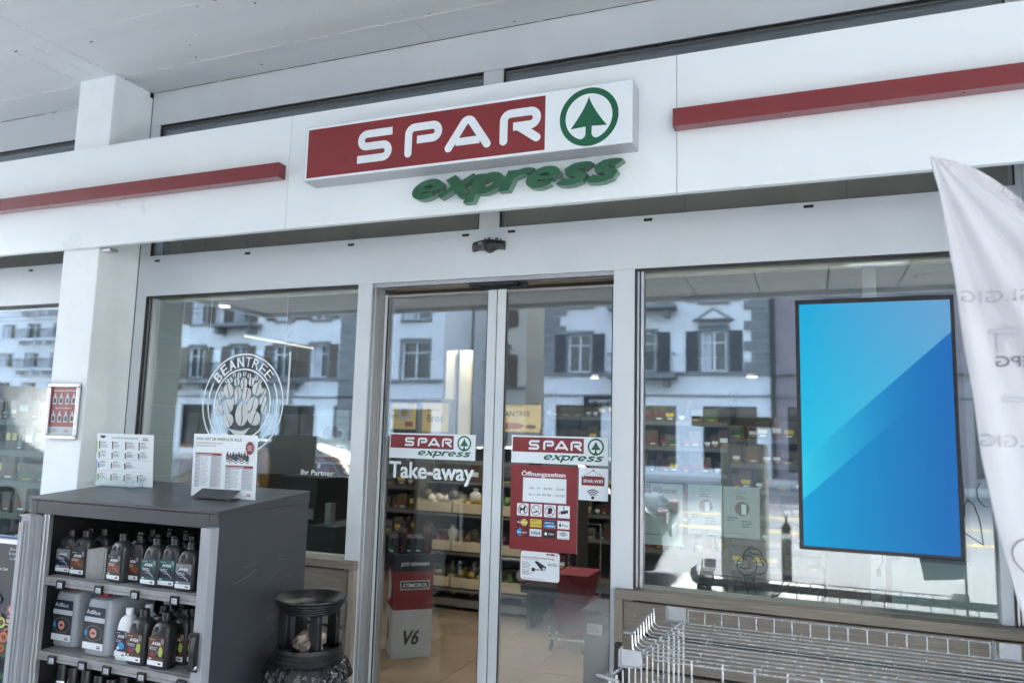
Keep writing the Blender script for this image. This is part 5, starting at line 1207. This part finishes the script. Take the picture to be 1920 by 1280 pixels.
hang('coffee_sign', 'cream sign reading BEANTREE with a coffee picture, behind the right door pane', -2.98, -2.50, 1.61, 1.88, 3.98, lambda g, W, H: (g.text('BEAN', W * .06, H * .58, H * .2, 'print_dark', width=W * .36, bold=.02), g.text('TREE', W * .44, H * .58, H * .2, 'print_dark', width=W * .34), g.ell(W * .8, H * .2, W * .12, H * .08, 'print_brown'), g.ell(W * .35, H * .22, W * .3, H * .12, 'print_orange')))
# vegetable rack with crates
vr = thing('vegetable_rack', 'chromed vegetable rack with tiers of beige crates behind the left door pane', 'shelf', (-2.85, 3.5, 0))
m = MB().use('rail_metal'); m.box(-3.5, -3.47, 3.3, 3.8, .1, 1.3); m.box(-2.33, -2.3, 3.3, 3.8, .1, 1.3); m.use('strip_dark'); m.box(-3.47, -2.33, 3.78, 3.8, .1, 1.3); m.use('rail_metal'); m.box(-3.5, -2.3, 3.5, 3.8, 1.10, 1.115); m.box(-3.47, -2.33, 3.22, 3.24, 1.30, 1.34); m.box(-3.5, -2.3, 3.25, 3.8, .04, .10)
for z in (.2, .52, .86): m.use('rail_metal'); m.box(-3.47, -2.33, 3.24, 3.26, z - .03, z - .012); m.use('in_dark'); m.box(-3.47, -2.33, 3.26, 3.75, z - .03, z - .02)
m.build('rack_frame', vr)
for k in range(4):
    m = MB().use('rubber'); m.lathe((0, 0, 0), [(.04, -.012), (.04, .012)], 16); m.v = [(-3.4 + .33 * k + x, 3.35 + z, .042 + y) for x, y, z in m.v]; m.build('wheel', vr)
rp = random.Random(12)
for ti, z in enumerate((.2, .52, .86)):
    for ci in range(3):
        x0 = -3.46 + ci * .38; nm = ['left', 'middle', 'right'][ci]; tn = ['lowest', 'middle', 'top'][ti]
        c_ = thing('produce_crate', 'beige produce crate, %s one on the %s tier of the vegetable rack' % (nm, tn), 'crate', (x0 + .18, 3.45, z), 'crates on the vegetable rack')
        m = MB().use('crate'); m.box(x0, x0 + .36, 3.27, 3.285, z, z + .085); m.box(x0, x0 + .36, 3.60, 3.615, z, z + .14); m.box(x0, x0 + .012, 3.285, 3.6, z, z + .11); m.box(x0 + .348, x0 + .36, 3.285, 3.6, z, z + .11); m.box(x0 + .012, x0 + .348, 3.285, 3.6, z, z + .012); m.build('box', c_)
        km = PRODUCE[(ti * 3 + ci) % 6]
        pm = MB().use(km)
        for k in range(16):
            cx_, cy_ = x0 + rp.uniform(.05, .31), rp.uniform(3.32, 3.55); rr = rp.uniform(.026, .04); cz_ = z + .075 + rp.uniform(0, .05)
            pm.lathe((cx_, cy_, cz_), [(.001, -rr), (rr * .7, -rr * .7), (rr, 0), (rr * .7, rr * .7), (.001, rr)], 8)
        o = pm.build('produce', None, smooth=True); tag(o, '%s heaped in the %s crate of the %s tier' % (['pale cauliflower', 'yellow fruit', 'green vegetables', 'red peppers', 'brown potatoes', 'purple onions'][(ti * 3 + ci) % 6], nm, tn), 'produce', 'produce in the crates', 'stuff')
pm = MB().use(PRODUCE[0])
for k in range(40):
    cx_, cy_ = rp.uniform(-3.4, -2.35), rp.uniform(3.3, 3.6); rr = rp.uniform(.03, .05)
    pm.use(PRODUCE[rp.choice([0, 0, 0, 4, 1])]).lathe((cx_, cy_, .13 + rp.uniform(0, .03)), [(.001, -rr), (rr * .7, -rr * .7), (rr, 0), (rr * .7, rr * .7), (.001, rr)], 8)
o = pm.build('root_vegetables', None, smooth=True); tag(o, 'white bags of root vegetables heaped in the basket at the foot of the vegetable rack', 'produce', None, 'stuff')
x_ = -3.42; j_ = 0
while x_ < -2.38:
    j_ += 1; x_ += packet([1, 7, 3, 9, 5][j_ % 5], x_, 3.6, 1.1155, 'on the top board of the vegetable rack, %s from left' % ['first', 'second', 'third', 'fourth', 'fifth', 'sixth', 'seventh', 'eighth', 'ninth', 'tenth', 'eleventh', 'twelfth', 'thirteenth'][min(12, j_ - 1)], 'goods on the vegetable rack') * 1.05
for j_ in range(14):
    z_ = [.30, .62, .96][j_ % 3]; bg_ = MB().use(['wrap_white', 'packet_d', 'packet_j', 'packet_l'][j_ % 4]); x_ = -3.40 + (j_ // 3) * .24 + rp.uniform(0, .05)
    bg_.loft([[(x_ + r2 * math.cos(2 * PI * i / 10), 3.36 + r2 * .7 * math.sin(2 * PI * i / 10), z_ + dz) for i in range(10)] for r2, dz in ((.04, 0), (.06, .03), (.055, .07), (.02, .10), (.03, .12))]); o = bg_.build('produce_bag', None, smooth=True)
    tag(o, 'small bag of produce standing in the %s tier of the vegetable rack, %s from left' % (['lowest', 'middle', 'top'][j_ % 3], ['first', 'second', 'third', 'fourth', 'fifth'][j_ // 3]), 'bag', 'bags on the vegetable rack')
# chewing gum display
st = thing('gum_display', 'navy, red and grey cardboard display column with black V6, behind the left door pane', 'display', (-2.75, 1.95, 0))
st.location = (0, 0, 0)
gc = at(733, 1240, 1.72)
def gumbox(mn, z0, z1, nm):
    m = MB().use(mn); m.box(0, .28, 0, .28, z0, z1); return m.build(nm, st, loc=(0, 0, 0))
st['_o'] = [0, 0, 0]; st.location = (gc.x, 1.72, 0); st.rotation_euler = (0, 0, math.radians(40))
gumbox('print_lightgrey', 0.008, .335, 'lower_box'); gumbox('print_red', .3355, .60, 'middle_box'); gumbox('print_navy', .6005, .715, 'header_box')
q = G((0, -.0005, 0)); q.text('V6', .08, .10, .10, 'print_black', width=.11, shear=.3, bold=.03); q.rect(.045, .475, .255, .535, 'print_white'); q.rect(.050, .480, .250, .530, 'print_navy'); q.text('STIMOROL', .06, .491, .028, 'print_white', width=.18, bold=.03, shear=.2); q.text('JETZT GEWINNEN!', .04, .64, .022, 'print_white', width=.21, bold=.02, shear=.2)
q.build('print', st)
q = G((0, .28, 0), R=(0, -1, 0)); q.base = .001; q.poly([(.05, .36), (.16, .40), (.18, .50), (.12, .57), (.05, .58)], 'print_lightgrey'); q.poly([(.08, .08), (.15, .12), (.12, .24), (.08, .26)], 'print_brown'); q.build('side_print', st)
for k in range(5):
    for j in range(2): packet([4, 8, 4, 4, 8][k], gc.x - .06 + k * .05 + j * -.05, 1.80 + k * .035 + j * .07, .7155, ['first', 'second', 'third', 'fourth', 'fifth'][k] + (' front' if j == 0 else ' back') + ' pack on the navy gum display', 'packs on the gum display')
# red basket trolley and dark counter
t = thing('basket_trolley', 'red plastic basket trolley on castors, parked inside behind the right door pane', 'basket trolley', (-1.72, 2.6, 0))
m = MB().use('trolley_red'); bx0, bx1, by0, by1 = -1.82, -1.56, 2.45, 2.8
m.loft([[(bx0 + .03, by0 + .03, .12), (bx1 - .03, by0 + .03, .12), (bx1 - .03, by1 - .03, .12), (bx0 + .03, by1 - .03, .12)], [(bx0, by0, .36), (bx1, by0, .36), (bx1, by1, .36), (bx0, by1, .36)]]); m.build('basket', t)
m = MB().use('trolley_red'); m.loft([[(bx0 + .03, by0 + .03, .37), (bx1 - .03, by0 + .03, .37), (bx1 - .03, by1 - .03, .37), (bx0 + .03, by1 - .03, .37)], [(bx0, by0, .56), (bx1, by0, .56), (bx1, by1, .56), (bx0, by1, .56)]]); m.build('upper_basket', t)
m = MB().use('print_dark')
for k in range(6): x = bx0 + .05 + k * .032; m.box(x, x + .012, by0 + .018, by0 + .0225, .16, .27)
m.build('slots', t)
m = MB().use('chrome_wire'); m.tube([(bx0 - .03, by0, .09), (bx1, by0, .09), (bx1, by1, .09), (bx0 - .03, by1, .09), (bx0 - .03, by0, .09)], .006); m.tube([(bx0 - .03, by0, .04), (bx0 - .03, by0, .30)], .006); m.tube([(bx0, by1, .09), (bx0, by1, .9), (bx1, by1, .9), (bx1, by1, .09)], .006); m.build('wire_frame', t)
for x in (bx0 - .02, bx1 - .02):
    m = MB().use('rubber'); m.lathe((0, 0, 0), [(.035, -.01), (.035, .01)], 14); m.v = [(x + p[2], by0 + p[0], .042 + p[1]) for p in m.v]; m.build('castor', t)
t = thing('checkout_counter', 'dark checkout counter with a pale label, just inside the right door jamb', 'counter', (-.9, 1.5, 0))
m = MB().use('counter_dark'); m.box(-1.23, -.3, 1.2, 1.5, 0, .60); m.build('body', t, bevel=.005); m = MB().use('counter_dark'); m.box(-1.24, -.29, 1.19, 1.51, .601, .615); m.use('rail_metal'); m.box(-1.24, -.29, 1.186, 1.1895, .601, .615); m.build('worktop', t); q = G((-1.21, 1.1995, .48)); q.rect(0, 0, .09, .06, 'print_white'); q.greek(.01, .08, .04, 3, .012, 'print_grey'); 
for k in range(7): q.rect(.05 + .0, -.20 - .03 * k, .16, -.19 - .03 * k, 'print_black')
q.build('panel_print', t)
t = thing('till_shelf', 'long dark shelf board standing low across the right door pane', 'shelf', (-2.0, 2.9, 0)); m = MB().use('counter_dark'); m.box(-2.26, -1.3, 2.9, 3.3, .30, .36); m.box(-2.22, -2.18, 2.95, 3.25, 0, .30); m.box(-1.4, -1.36, 2.95, 3.25, 0, .30); m.build('board', t)
# sacks on a low rack behind the left window
t = thing('sack_rack', 'dark low rack holding brown coffee sacks behind the left window', 'shelf', (-4.4, 1.8, 0)); m = MB().use('in_dark'); m.box(-4.95, -3.75, 1.5, 2.1, 0, 1.10); m.box(-4.95, -3.75, 1.9, 2.1, 1.1, 1.7); m.build('body', t)
for k, (x, s_) in enumerate(((-4.75, 1), (-4.50, 1.15), (-4.25, .95), (-4.0, 1.0))):
    m = MB().use(PRODUCE[4]); rings = []
    rs = random.Random(k)
    for j in range(7):
        tt = j / 6; rr = .10 * s_ * (math.sin(PI * (.18 + .7 * tt)) ** .5); rings.append([(x + rr * (1 + rs.uniform(-.08, .08)) * math.cos(2 * PI * i / 12), 1.68 + rr * .8 * math.sin(2 * PI * i / 12), 1.101 + .34 * s_ * tt) for i in range(12)])
    m.loft(rings); o = m.build('coffee_sack', None, smooth=True); tag(o, 'brown bulging paper sack, %s from left on the low rack behind the left window' % ['first', 'second', 'third', 'fourth'][k], 'sack', 'sacks behind the left window')
t = thing('coffee_machine', 'black coffee machine with chrome trays behind the left window next to the door post', 'machine', (-2.7, .9, 0))
m = MB().use('counter_dark'); m.box(-3.12, -2.62, .75, 1.2, .0, 1.02); m.build('base', t); m = MB().use('plastic_black'); m.box(-3.08, -2.80, .8, 1.15, 1.021, 1.30); m.build('body', t, bevel=.01); m = MB().use('rail_metal'); m.box(-3.06, -2.82, .785, .7995, 1.05, 1.11); m.box(-2.74, -2.70, .8, .85, 1.021, 1.15); m.build('tray', t)

# ------------------------------------------------------------------ forecourt things mirrored in the panes, some added to darken them
def pump(x, y, lb):
    t = thing('fuel_pump', lb, 'fuel pump', (x, y, 0), 'fuel pumps on the forecourt')
    m = MB().use('kerb'); m.box(x - .7, x + .7, y - .5, y + .5, 0, .12); m.build('island', t)
    m = MB().use('pump_grey'); m.box(x - .22, x + .22, y - .22, y + .22, .12, 1.55); m.build('body', t, bevel=.03)
    m = MB().use('strip_dark'); m.box(x - .50, x + .30, y - .28, y + .28, 1.72, 1.82); m.box(x - .05, x + .05, y - .08, y + .08, 1.551, 1.72); m.build('top_arm', t, bevel=.01)
    m = MB().use('print_lightgrey'); m.box(x - .15, x + .15, y + .2205, y + .228, 1.05, 1.35); m.build('display', t)
pump(-.65, -5.0, 'grey fuel pump with a flat arm, mirrored in the right window left of the screen'); pump(2.9, -5.0, 'grey fuel pump at the right end of the island row on the forecourt')
def bollard(x, y, lb):
    t = thing('bollard', lb, 'bollard', (x, y, 0), 'bollards on the forecourt'); m = MB().use('strip_dark'); m.lathe((x, y, 0), [(.055, 0), (.055, .62), (.04, .66), (.015, .68), (.015, .76)], 14); m.build('post', t, smooth=True); m = MB().use('road_white'); m.lathe((x, y, .5), [(.056, 0), (.056, .06)], 14, cap=False); m.build('band', t)
bollard(-.29, -6.0, 'grey bollard mirrored low in the right window beside the screen'); bollard(-3.8, -8.4, 'grey bollard near the forecourt edge, left one'); bollard(3.2, -6.0, 'grey bollard right of the fuel pump')
def car(x, y, rot, lb, paint='car_paint'):
    t = thing('parked_car', lb, 'car', (x, y, 0)); t['_o'] = [0, 0, 0]; t.rotation_euler = (0, 0, rot)
    L, W, H = 4.3, 1.76, 1.46
    prof = [(-2.15, .45), (-2.12, .72), (-1.95, .90), (-1.62, .98), (-1.1, 1.38), (-.5, 1.46), (.4, 1.44), (1.0, 1.22), (1.35, .98), (1.95, .88), (2.13, .70), (2.15, .42), (2.05, .26), (-2.05, .26)]
    rings = []
    for yy, sx, sz in ((-.88, .96, .90), (-.86, .99, .97), (-.74, 1, 1), (.74, 1, 1), (.86, .99, .97), (.88, .96, .90)):
        rings.append([(px * sx, yy * (1 - max(0, pz - .95) * .28), .26 + (pz - .26) * sz) for px, pz in prof])
    m = MB().use(paint); m.loft(rings); m.build('body', t, smooth=True)
    m = MB().use('win_glass')
    for s in (-1, 1): m.add([(-1.40, s * .865, 1.0), (1.15, s * .865, 1.0), (.85, s * .79, 1.26), (.35, s * .765, 1.36), (-.5, s * .765, 1.38), (-1.02, s * .785, 1.30)], [(0, 1, 2, 3, 4, 5) if s < 0 else (5, 4, 3, 2, 1, 0)])
    m.add([(-1.66, -.66, .995), (-1.15, -.60, 1.372), (-1.15, .60, 1.372), (-1.66, .66, .995)], [(0, 1, 2, 3)]); m.add([(1.38, -.68, .985), (1.05, -.62, 1.215), (1.05, .62, 1.215), (1.38, .68, .985)], [(3, 2, 1, 0)]); m.build('windows', t)
    for wx in (-1.35, 1.32):
        for s in (-1, 1):
            m = MB().use('rubber'); m.lathe((0, 0, 0), [(.20, -.10), (.31, -.10), (.325, -.06), (.325, .06), (.31, .10), (.20, .10)], 28); m.use('rail_metal'); m.lathe((0, 0, 0), [(.2, -.09), (.2, .09)], 20); m.v = [(wx + p[0], s * .80 + p[2], .326 + p[1]) for p in m.v]; m.build('wheel', t, smooth=True)
    for s in (-1, 1):
        m = MB().use('tail_red'); m.box(-2.15, -2.05, s * .62 - .14, s * .62 + .14, .70, .84); m.build('tail_light', t); m = MB().use('headlamp'); m.box(2.06, 2.14, s * .62 - .14, s * .62 + .14, .62, .74); m.build('headlight', t)
        m = MB().use(paint); m.box(.78, .92, s * .98 - .09, s * .98 + .09, .95, 1.07); m.build('mirror', t, bevel=.02)
    m = MB().use('print_white'); m.box(-2.165, -2.152, -.26, .26, .52, .63); m.build('number_plate', t)
    return t
car(-3.6, -5.3, math.radians(176), 'black parked car on the forecourt, its rounded end mirrored in the right door pane')
t = thing('added_van', 'dark grey van added on the forecourt to darken the reflection in the left bay window', 'van', (-12.2, -5.2, 0))  # added so that its dark side dims the street mirrored in the bay
m = MB().use('strip_dark'); pr = [(-2.6, .35), (-2.6, 1.95), (-2.3, 2.1), (1.2, 2.1), (1.75, 1.35), (2.45, 1.12), (2.6, .8), (2.6, .35)]
m.loft([[(-12.2 + a * k, -5.2 + yy, b) for a, b in pr] for yy, k in ((-.95, .97), (-.9, 1), (.9, 1), (.95, .97))]); m.build('body', t, smooth=True, bevel=0)
m = MB().use('win_glass'); 
for s_ in (-1, 1): m.box(-11.75, -10.75, -5.2 + s_ * .952 - .004, -5.2 + s_ * .952 + .004, 1.3, 1.85)
m.build('window', t)
for wx in (-1.7, 1.6):
    for s_ in (-1, 1): m = MB().use('rubber'); m.lathe((0, 0, 0), [(.2, -.1), (.33, -.1), (.34, .1), (.2, .1)], 24); m.v = [(-12.2 + wx + p[0], -5.2 + s_ * .88 + p[2], .34 + p[1]) for p in m.v]; m.build('wheel', t, smooth=True)
car(-6.3, -5.4, math.radians(4), 'dark car added on the forecourt to darken the low reflection in the left window')  # added to cover the bright street mirrored low in this window
car(-12, -19.5, 0, 'black car driving on the far lane of the street'); 

# ------------------------------------------------------------------ houses across the street
def house(name, label, x0, x1, y, floors, gf, sh, wall, wins, quoin=None, shut='shutter', balcony=(), depth=10, rot=0, pivot=None, pediment=(), rust=None, door=(), cornice='stone_grey', mainwin=(1.05, 1.75), shopwins=True, z0=-.3):
    """front faces +Y; wins = x centres of the window columns"""
    t = thing(name, label, 'house', (x0, y, 0)); H = gf + floors * sh + .5
    m = MB().use(wall); 
    # front wall pierced by real openings: built as piers and spandrels
    ops = []
    ww, wh = mainwin
    for f in range(floors):
        zb = gf + f * sh + .14
        for wx in wins: ops.append((wx - ww / 2, wx + ww / 2, zb, zb + wh, 'w', f, wx))
    if shopwins:
        n = max(1, int((x1 - x0) / 3.0)); dx = (x1 - x0) / n
        for i in range(n): ops.append((x0 + dx * (i + .5) - dx * .33, x0 + dx * (i + .5) + dx * .33, .3, gf - 1.35, 's', -1, 0))
    rows = {}
    for o_ in ops: rows.setdefault((o_[2], o_[3]), []).append(o_)
    zc_ = z0
    for (za, zb) in sorted(rows):
        m.box(x0, x1, y - .3, y, zc_, za); xs = x0
        for o_ in sorted(rows[(za, zb)]): m.box(xs, o_[0], y - .3, y, za, zb); xs = o_[1]
        m.box(xs, x1, y - .3, y, za, zb); zc_ = zb
    m.box(x0, x1, y - .3, y, zc_, H); m.box(x0, x0 + .3, y - depth, y - .3, z0, H); m.box(x1 - .3, x1, y - depth, y - .3, z0, H); m.box(x0 + .3, x1 - .3, y - depth, y - depth + .3, z0, H)
    m.build('wall', t)
    m = MB().use('roof_tile'); m.prism([(y + .4, H + .001), (y - depth - .4, H + .001), (y - depth / 2, H + depth * .3)], x0 - .2, x1 + .2, axis=0); m.build('roof', t)
    m = MB().use(cornice)
    for zc2, d_, h_ in ((gf - .02, .16, .14), (gf - .95, .08, .08), (H - .3, .3, .25)): m.box(x0, x1, y + .001, y + d_, zc2, zc2 + h_)
    m.build('cornice', t)
    for (xa, xb, za, zb, kind, f, wx) in ops:
        fr = MB().use('win_frame' if kind == 'w' else 'shop_dark'); fw = .07
        fr.box(xa, xb, y - .2, y - .13, zb - fw, zb); fr.box(xa, xb, y - .2, y - .13, za, za + fw); fr.box(xa, xa + fw, y - .2, y - .13, za + fw, zb - fw); fr.box(xb - fw, xb, y - .2, y - .13, za + fw, zb - fw); xm = (xa + xb) / 2; fr.box(xm - .04, xm + .04, y - .2, y - .13, za + fw, zb - fw)
        if kind == 'w': fr.box(xa + fw, xm - .04, y - .19, y - .14, za + wh * .7, za + wh * .7 + .05); fr.box(xm + .04, xb - fw, y - .19, y - .14, za + wh * .7, za + wh * .7 + .05); fr.use(cornice); fr.box(xa - .14, xb + .14, y + .001, y + .14, za - .12, za - .001); fr.box(xa - .12, xa - .001, y + .001, y + .04, za, zb); fr.box(xb + .001, xb + .12, y + .001, y + .04, za, zb); fr.box(xa - .14, xb + .14, y + .001, y + .08, zb + .001, zb + .16)
        o = fr.build('window' if kind == 'w' else 'shop_window', t)
        gl = MB().use('win_glass'); gl.box(xa + .02, xb - .02, y - .26, y - .21, za + .02, zb - .02)
        if kind == 'w' and (int(wx * 7) + f) % 3: gl.use('curtain'); gl.box(xa + .08, xa + .08 + (xb - xa) * .3, y - .2098, y - .2005, za + .08, zb - .1)
        gl.build('pane', o)
        if kind == 'w' and shut:
            for s in (-1, 1):
                sm_ = MB().use(shut); c_ = xa - .14 if s < 0 else xb + .14; w2 = .52; a_, b_ = (c_ - w2, c_) if s < 0 else (c_, c_ + w2); sm_.box(a_, b_, y + .03, y + .07, za, zb); sm_.use('shop_dark' if shut == 'shutter' else 'shutter')
                for k in range(7): sm_.box(a_ + .06, b_ - .06, y + .0701, y + .078, za + .1 + k * (zb - za - .2) / 7, za + .14 + k * (zb - za - .2) / 7)
                sm_.build('shutter', o)
        if wx in pediment and kind == 'w' and f == 0:
            p_ = MB().use(cornice); p_.prism([(xa - .35, zb + .45), (xb + .35, zb + .45), (wx, zb + 1.0)], y + .001, y + .25); p_.box(xa - .1, xb + .1, y + .001, y + .15, zb + .17, zb + .449); p_.use(wall); p_.prism([(xa, zb + .52), (xb, zb + .52), (wx, zb + .86)], y + .251, y + .256); p_.build('pediment', t)
        if (wx, f) in balcony and kind == 'w':
            b_ = MB().use(cornice); b_.box(wx - 1.5, wx + 1.5, y + .001, y + 1.0, za - .35, za - .17); b_.box(wx - 1.2, wx - .95, y + .001, y + .7, za - .7, za - .351); b_.box(wx + .95, wx + 1.2, y + .001, y + .7, za - .7, za - .351); o2 = b_.build('balcony', t)
            rl = MB().use('iron'); rl.box(wx - 1.45, wx + 1.45, y + .93, y + .97, za + .72, za + .76)
            for k in range(25): xx = wx - 1.45 + k * .12; rl.box(xx, xx + .022, y + .94, y + .96, za - .17, za + .72)
            rl.box(wx - 1.45, wx - 1.42, y + .05, y + .93, za + .72, za + .76); rl.box(wx + 1.42, wx + 1.45, y + .05, y + .93, za + .72, za + .76); rl.build('railing', o2)
    if quoin:
        qm = MB().use('stone_grey'); z = gf + .13; k = 0
        while z < H - .6:
            w2 = .75 if k % 2 else 1.05
            if 'r' in quoin: qm.box(x1 - w2, x1 + .03, y + .001, y + .06, z, z + .40)
            if 'l' in quoin: qm.box(x0 - .03, x0 + w2, y + .001, y + .06, z, z + .40)
            z += .44; k += 1
        qm.build('quoins', t)
    if rust:
        qm = MB().use('stone_grey'); z = .2
        while z < H - .7: qm.box(rust[0], rust[1], y + .001, y + .08, z, z + .36); z += .40
        qm.build('rustication', t)
    if pivot is not None:
        c_ = Vector(t.location); d_ = Vector((pivot[0], pivot[1], 0)); off = c_ - d_; off.rotate(Matrix.Rotation(rot, 3, 'Z')); t.location = d_ + off; t.rotation_euler = (0, 0, rot)
    return t
house('town_house', 'white town house with grey shutters, quoins and a pediment, mirrored in the right window', -11.6, -1.55, -30, 3, 4.3, 3.05, 'stucco_white', [-3.85, -6.9, -9.9], quoin='rl', pediment=(-3.85,), balcony=((-6.9, 0), (-6.9, 1)), shut='shutter')
house('mauve_house', 'mauve rendered house next to the white one, mirrored behind the screen', -1.48, 8.5, -30, 3, 4.3, 3.1, 'stucco_mauve', [1.2, 4.0, 6.8], shut='shutter_brown')
house('corner_house', 'white house with rusticated corner strip, shutters and iron balconies, mirrored in the left window', -37.5, -20.3, -30, 4, 4.1, 3.1, 'stucco_white', [-35.6, -32.6, -29.6, -26.6, -24.2], rust=(-22.9, -20.33), balcony=((-29.6, 0), (-32.6, 0), (-26.6, 0), (-29.6, 1), (-35.6, 0)), shut='shutter_brown')
house('bright_house', 'bright white house with large dark windows, mirrored at the left of the left door pane', -20.2, -16.9, -30, 4, 4.0, 3.0, 'stucco_white', [-18.5], shut=None, mainwin=(1.5, 1.9))
house('cream_house', 'cream ornate house with framed windows, mirrored in the left door pane', -20.5, -14.6, -35.5, 4, 4.0, 3.3, 'stucco_cream', [-18.9, -16.3], shut='shutter_brown', pediment=(-16.3,))
house('grey_house', 'shaded grey house set back in the gap between the houses, mirrored at the door centre', -16.5, -9.0, -46, 4, 4.2, 3.1, 'stucco_grey', [-14.9, -12.6, -10.4], shut='shutter', balcony=((-12.6, 0), (-12.6, 1)))
house('apartment_block', 'modern white apartment block with rows of balconies, mirrored in the left bay window', -74, -50, -46, 6, 3.6, 2.8, 'stucco_white', [-72, -68.5, -65, -61.5, -58, -54.5], shut=None, mainwin=(1.9, 1.4), balcony=tuple((x, f) for x in (-68.5, -61.5, -65) for f in range(5)), cornice='stucco_white')
house('ochre_house', 'tall grey white house with shutters right of the mauve one across the street', 8.6, 24, -30, 3, 4.2, 3.1, 'stucco_cream', [10.5, 13.5, 16.5, 19.5, 22], shut='shutter')
house('far_house', 'pale house between the apartment block and the corner house across the street', -49.5, -38.2, -34, 4, 4.0, 3.0, 'stucco_grey', [-47.5, -44.5, -41.5], shut='shutter')
# downpipe, awning and shop sign on the street side
m = MB().use('shop_dark'); m.tube([(-1.46, -29.85, 0), (-1.46, -29.85, 12)], .09, 8); tag(m.build('downpipe'), 'dark downpipe between the white and the mauve house', 'downpipe')
t = thing('shop_name_board', 'small dark shop board over the shop window of the white house', 'sign', (-9, -29.8, 2.6)); m = MB().use('print_black'); m.box(-9.6, -7.9, -29.84, -29.75, 2.95, 3.35); m.build('board', t); q = G((-7.95, -29.749, 2.95), R=(-1, 0, 0)); q.text('Pizzeria', .2, .12, .17, 'print_white', width=1.2); q.build('print', t)
# tram wires
for k, (y, z) in enumerate(((-12.5, 5.4), (-16, 5.5), (-21, 6.3))):
    m = MB().use('iron'); m.tube([(-60, y, z), (-20, y, z - .06), (20, y, z - .02), (50, y, z)], .014, 4); tag(m.build('overhead_wire'), ['nearer', 'middle', 'farther'][k] + ' of three overhead wires along the street', 'wire', 'overhead wires along the street')
def lamp(x, y, lb):
    t = thing('street_lamp', lb, 'street lamp', (x, y, 0), 'street lamps'); m = MB().use('strip_dark'); m.lathe((x, y, 0), [(.09, 0), (.06, 7.5)], 10); m.tube([(x, y, 7.4), (x, y + 1.6, 7.8)], .035); m.build('post', t); m = MB().use('pump_grey'); m.box(x - .12, x + .12, y + 1.5, y + 2.1, 7.76, 7.84); m.build('lamp_head', t)
lamp(-13.5, -26, 'grey street lamp before the gap between the houses'); lamp(4.5, -26, 'grey street lamp before the mauve house')
for k_ in list(bpy.data.objects):
    if '_o' in k_: del k_['_o']
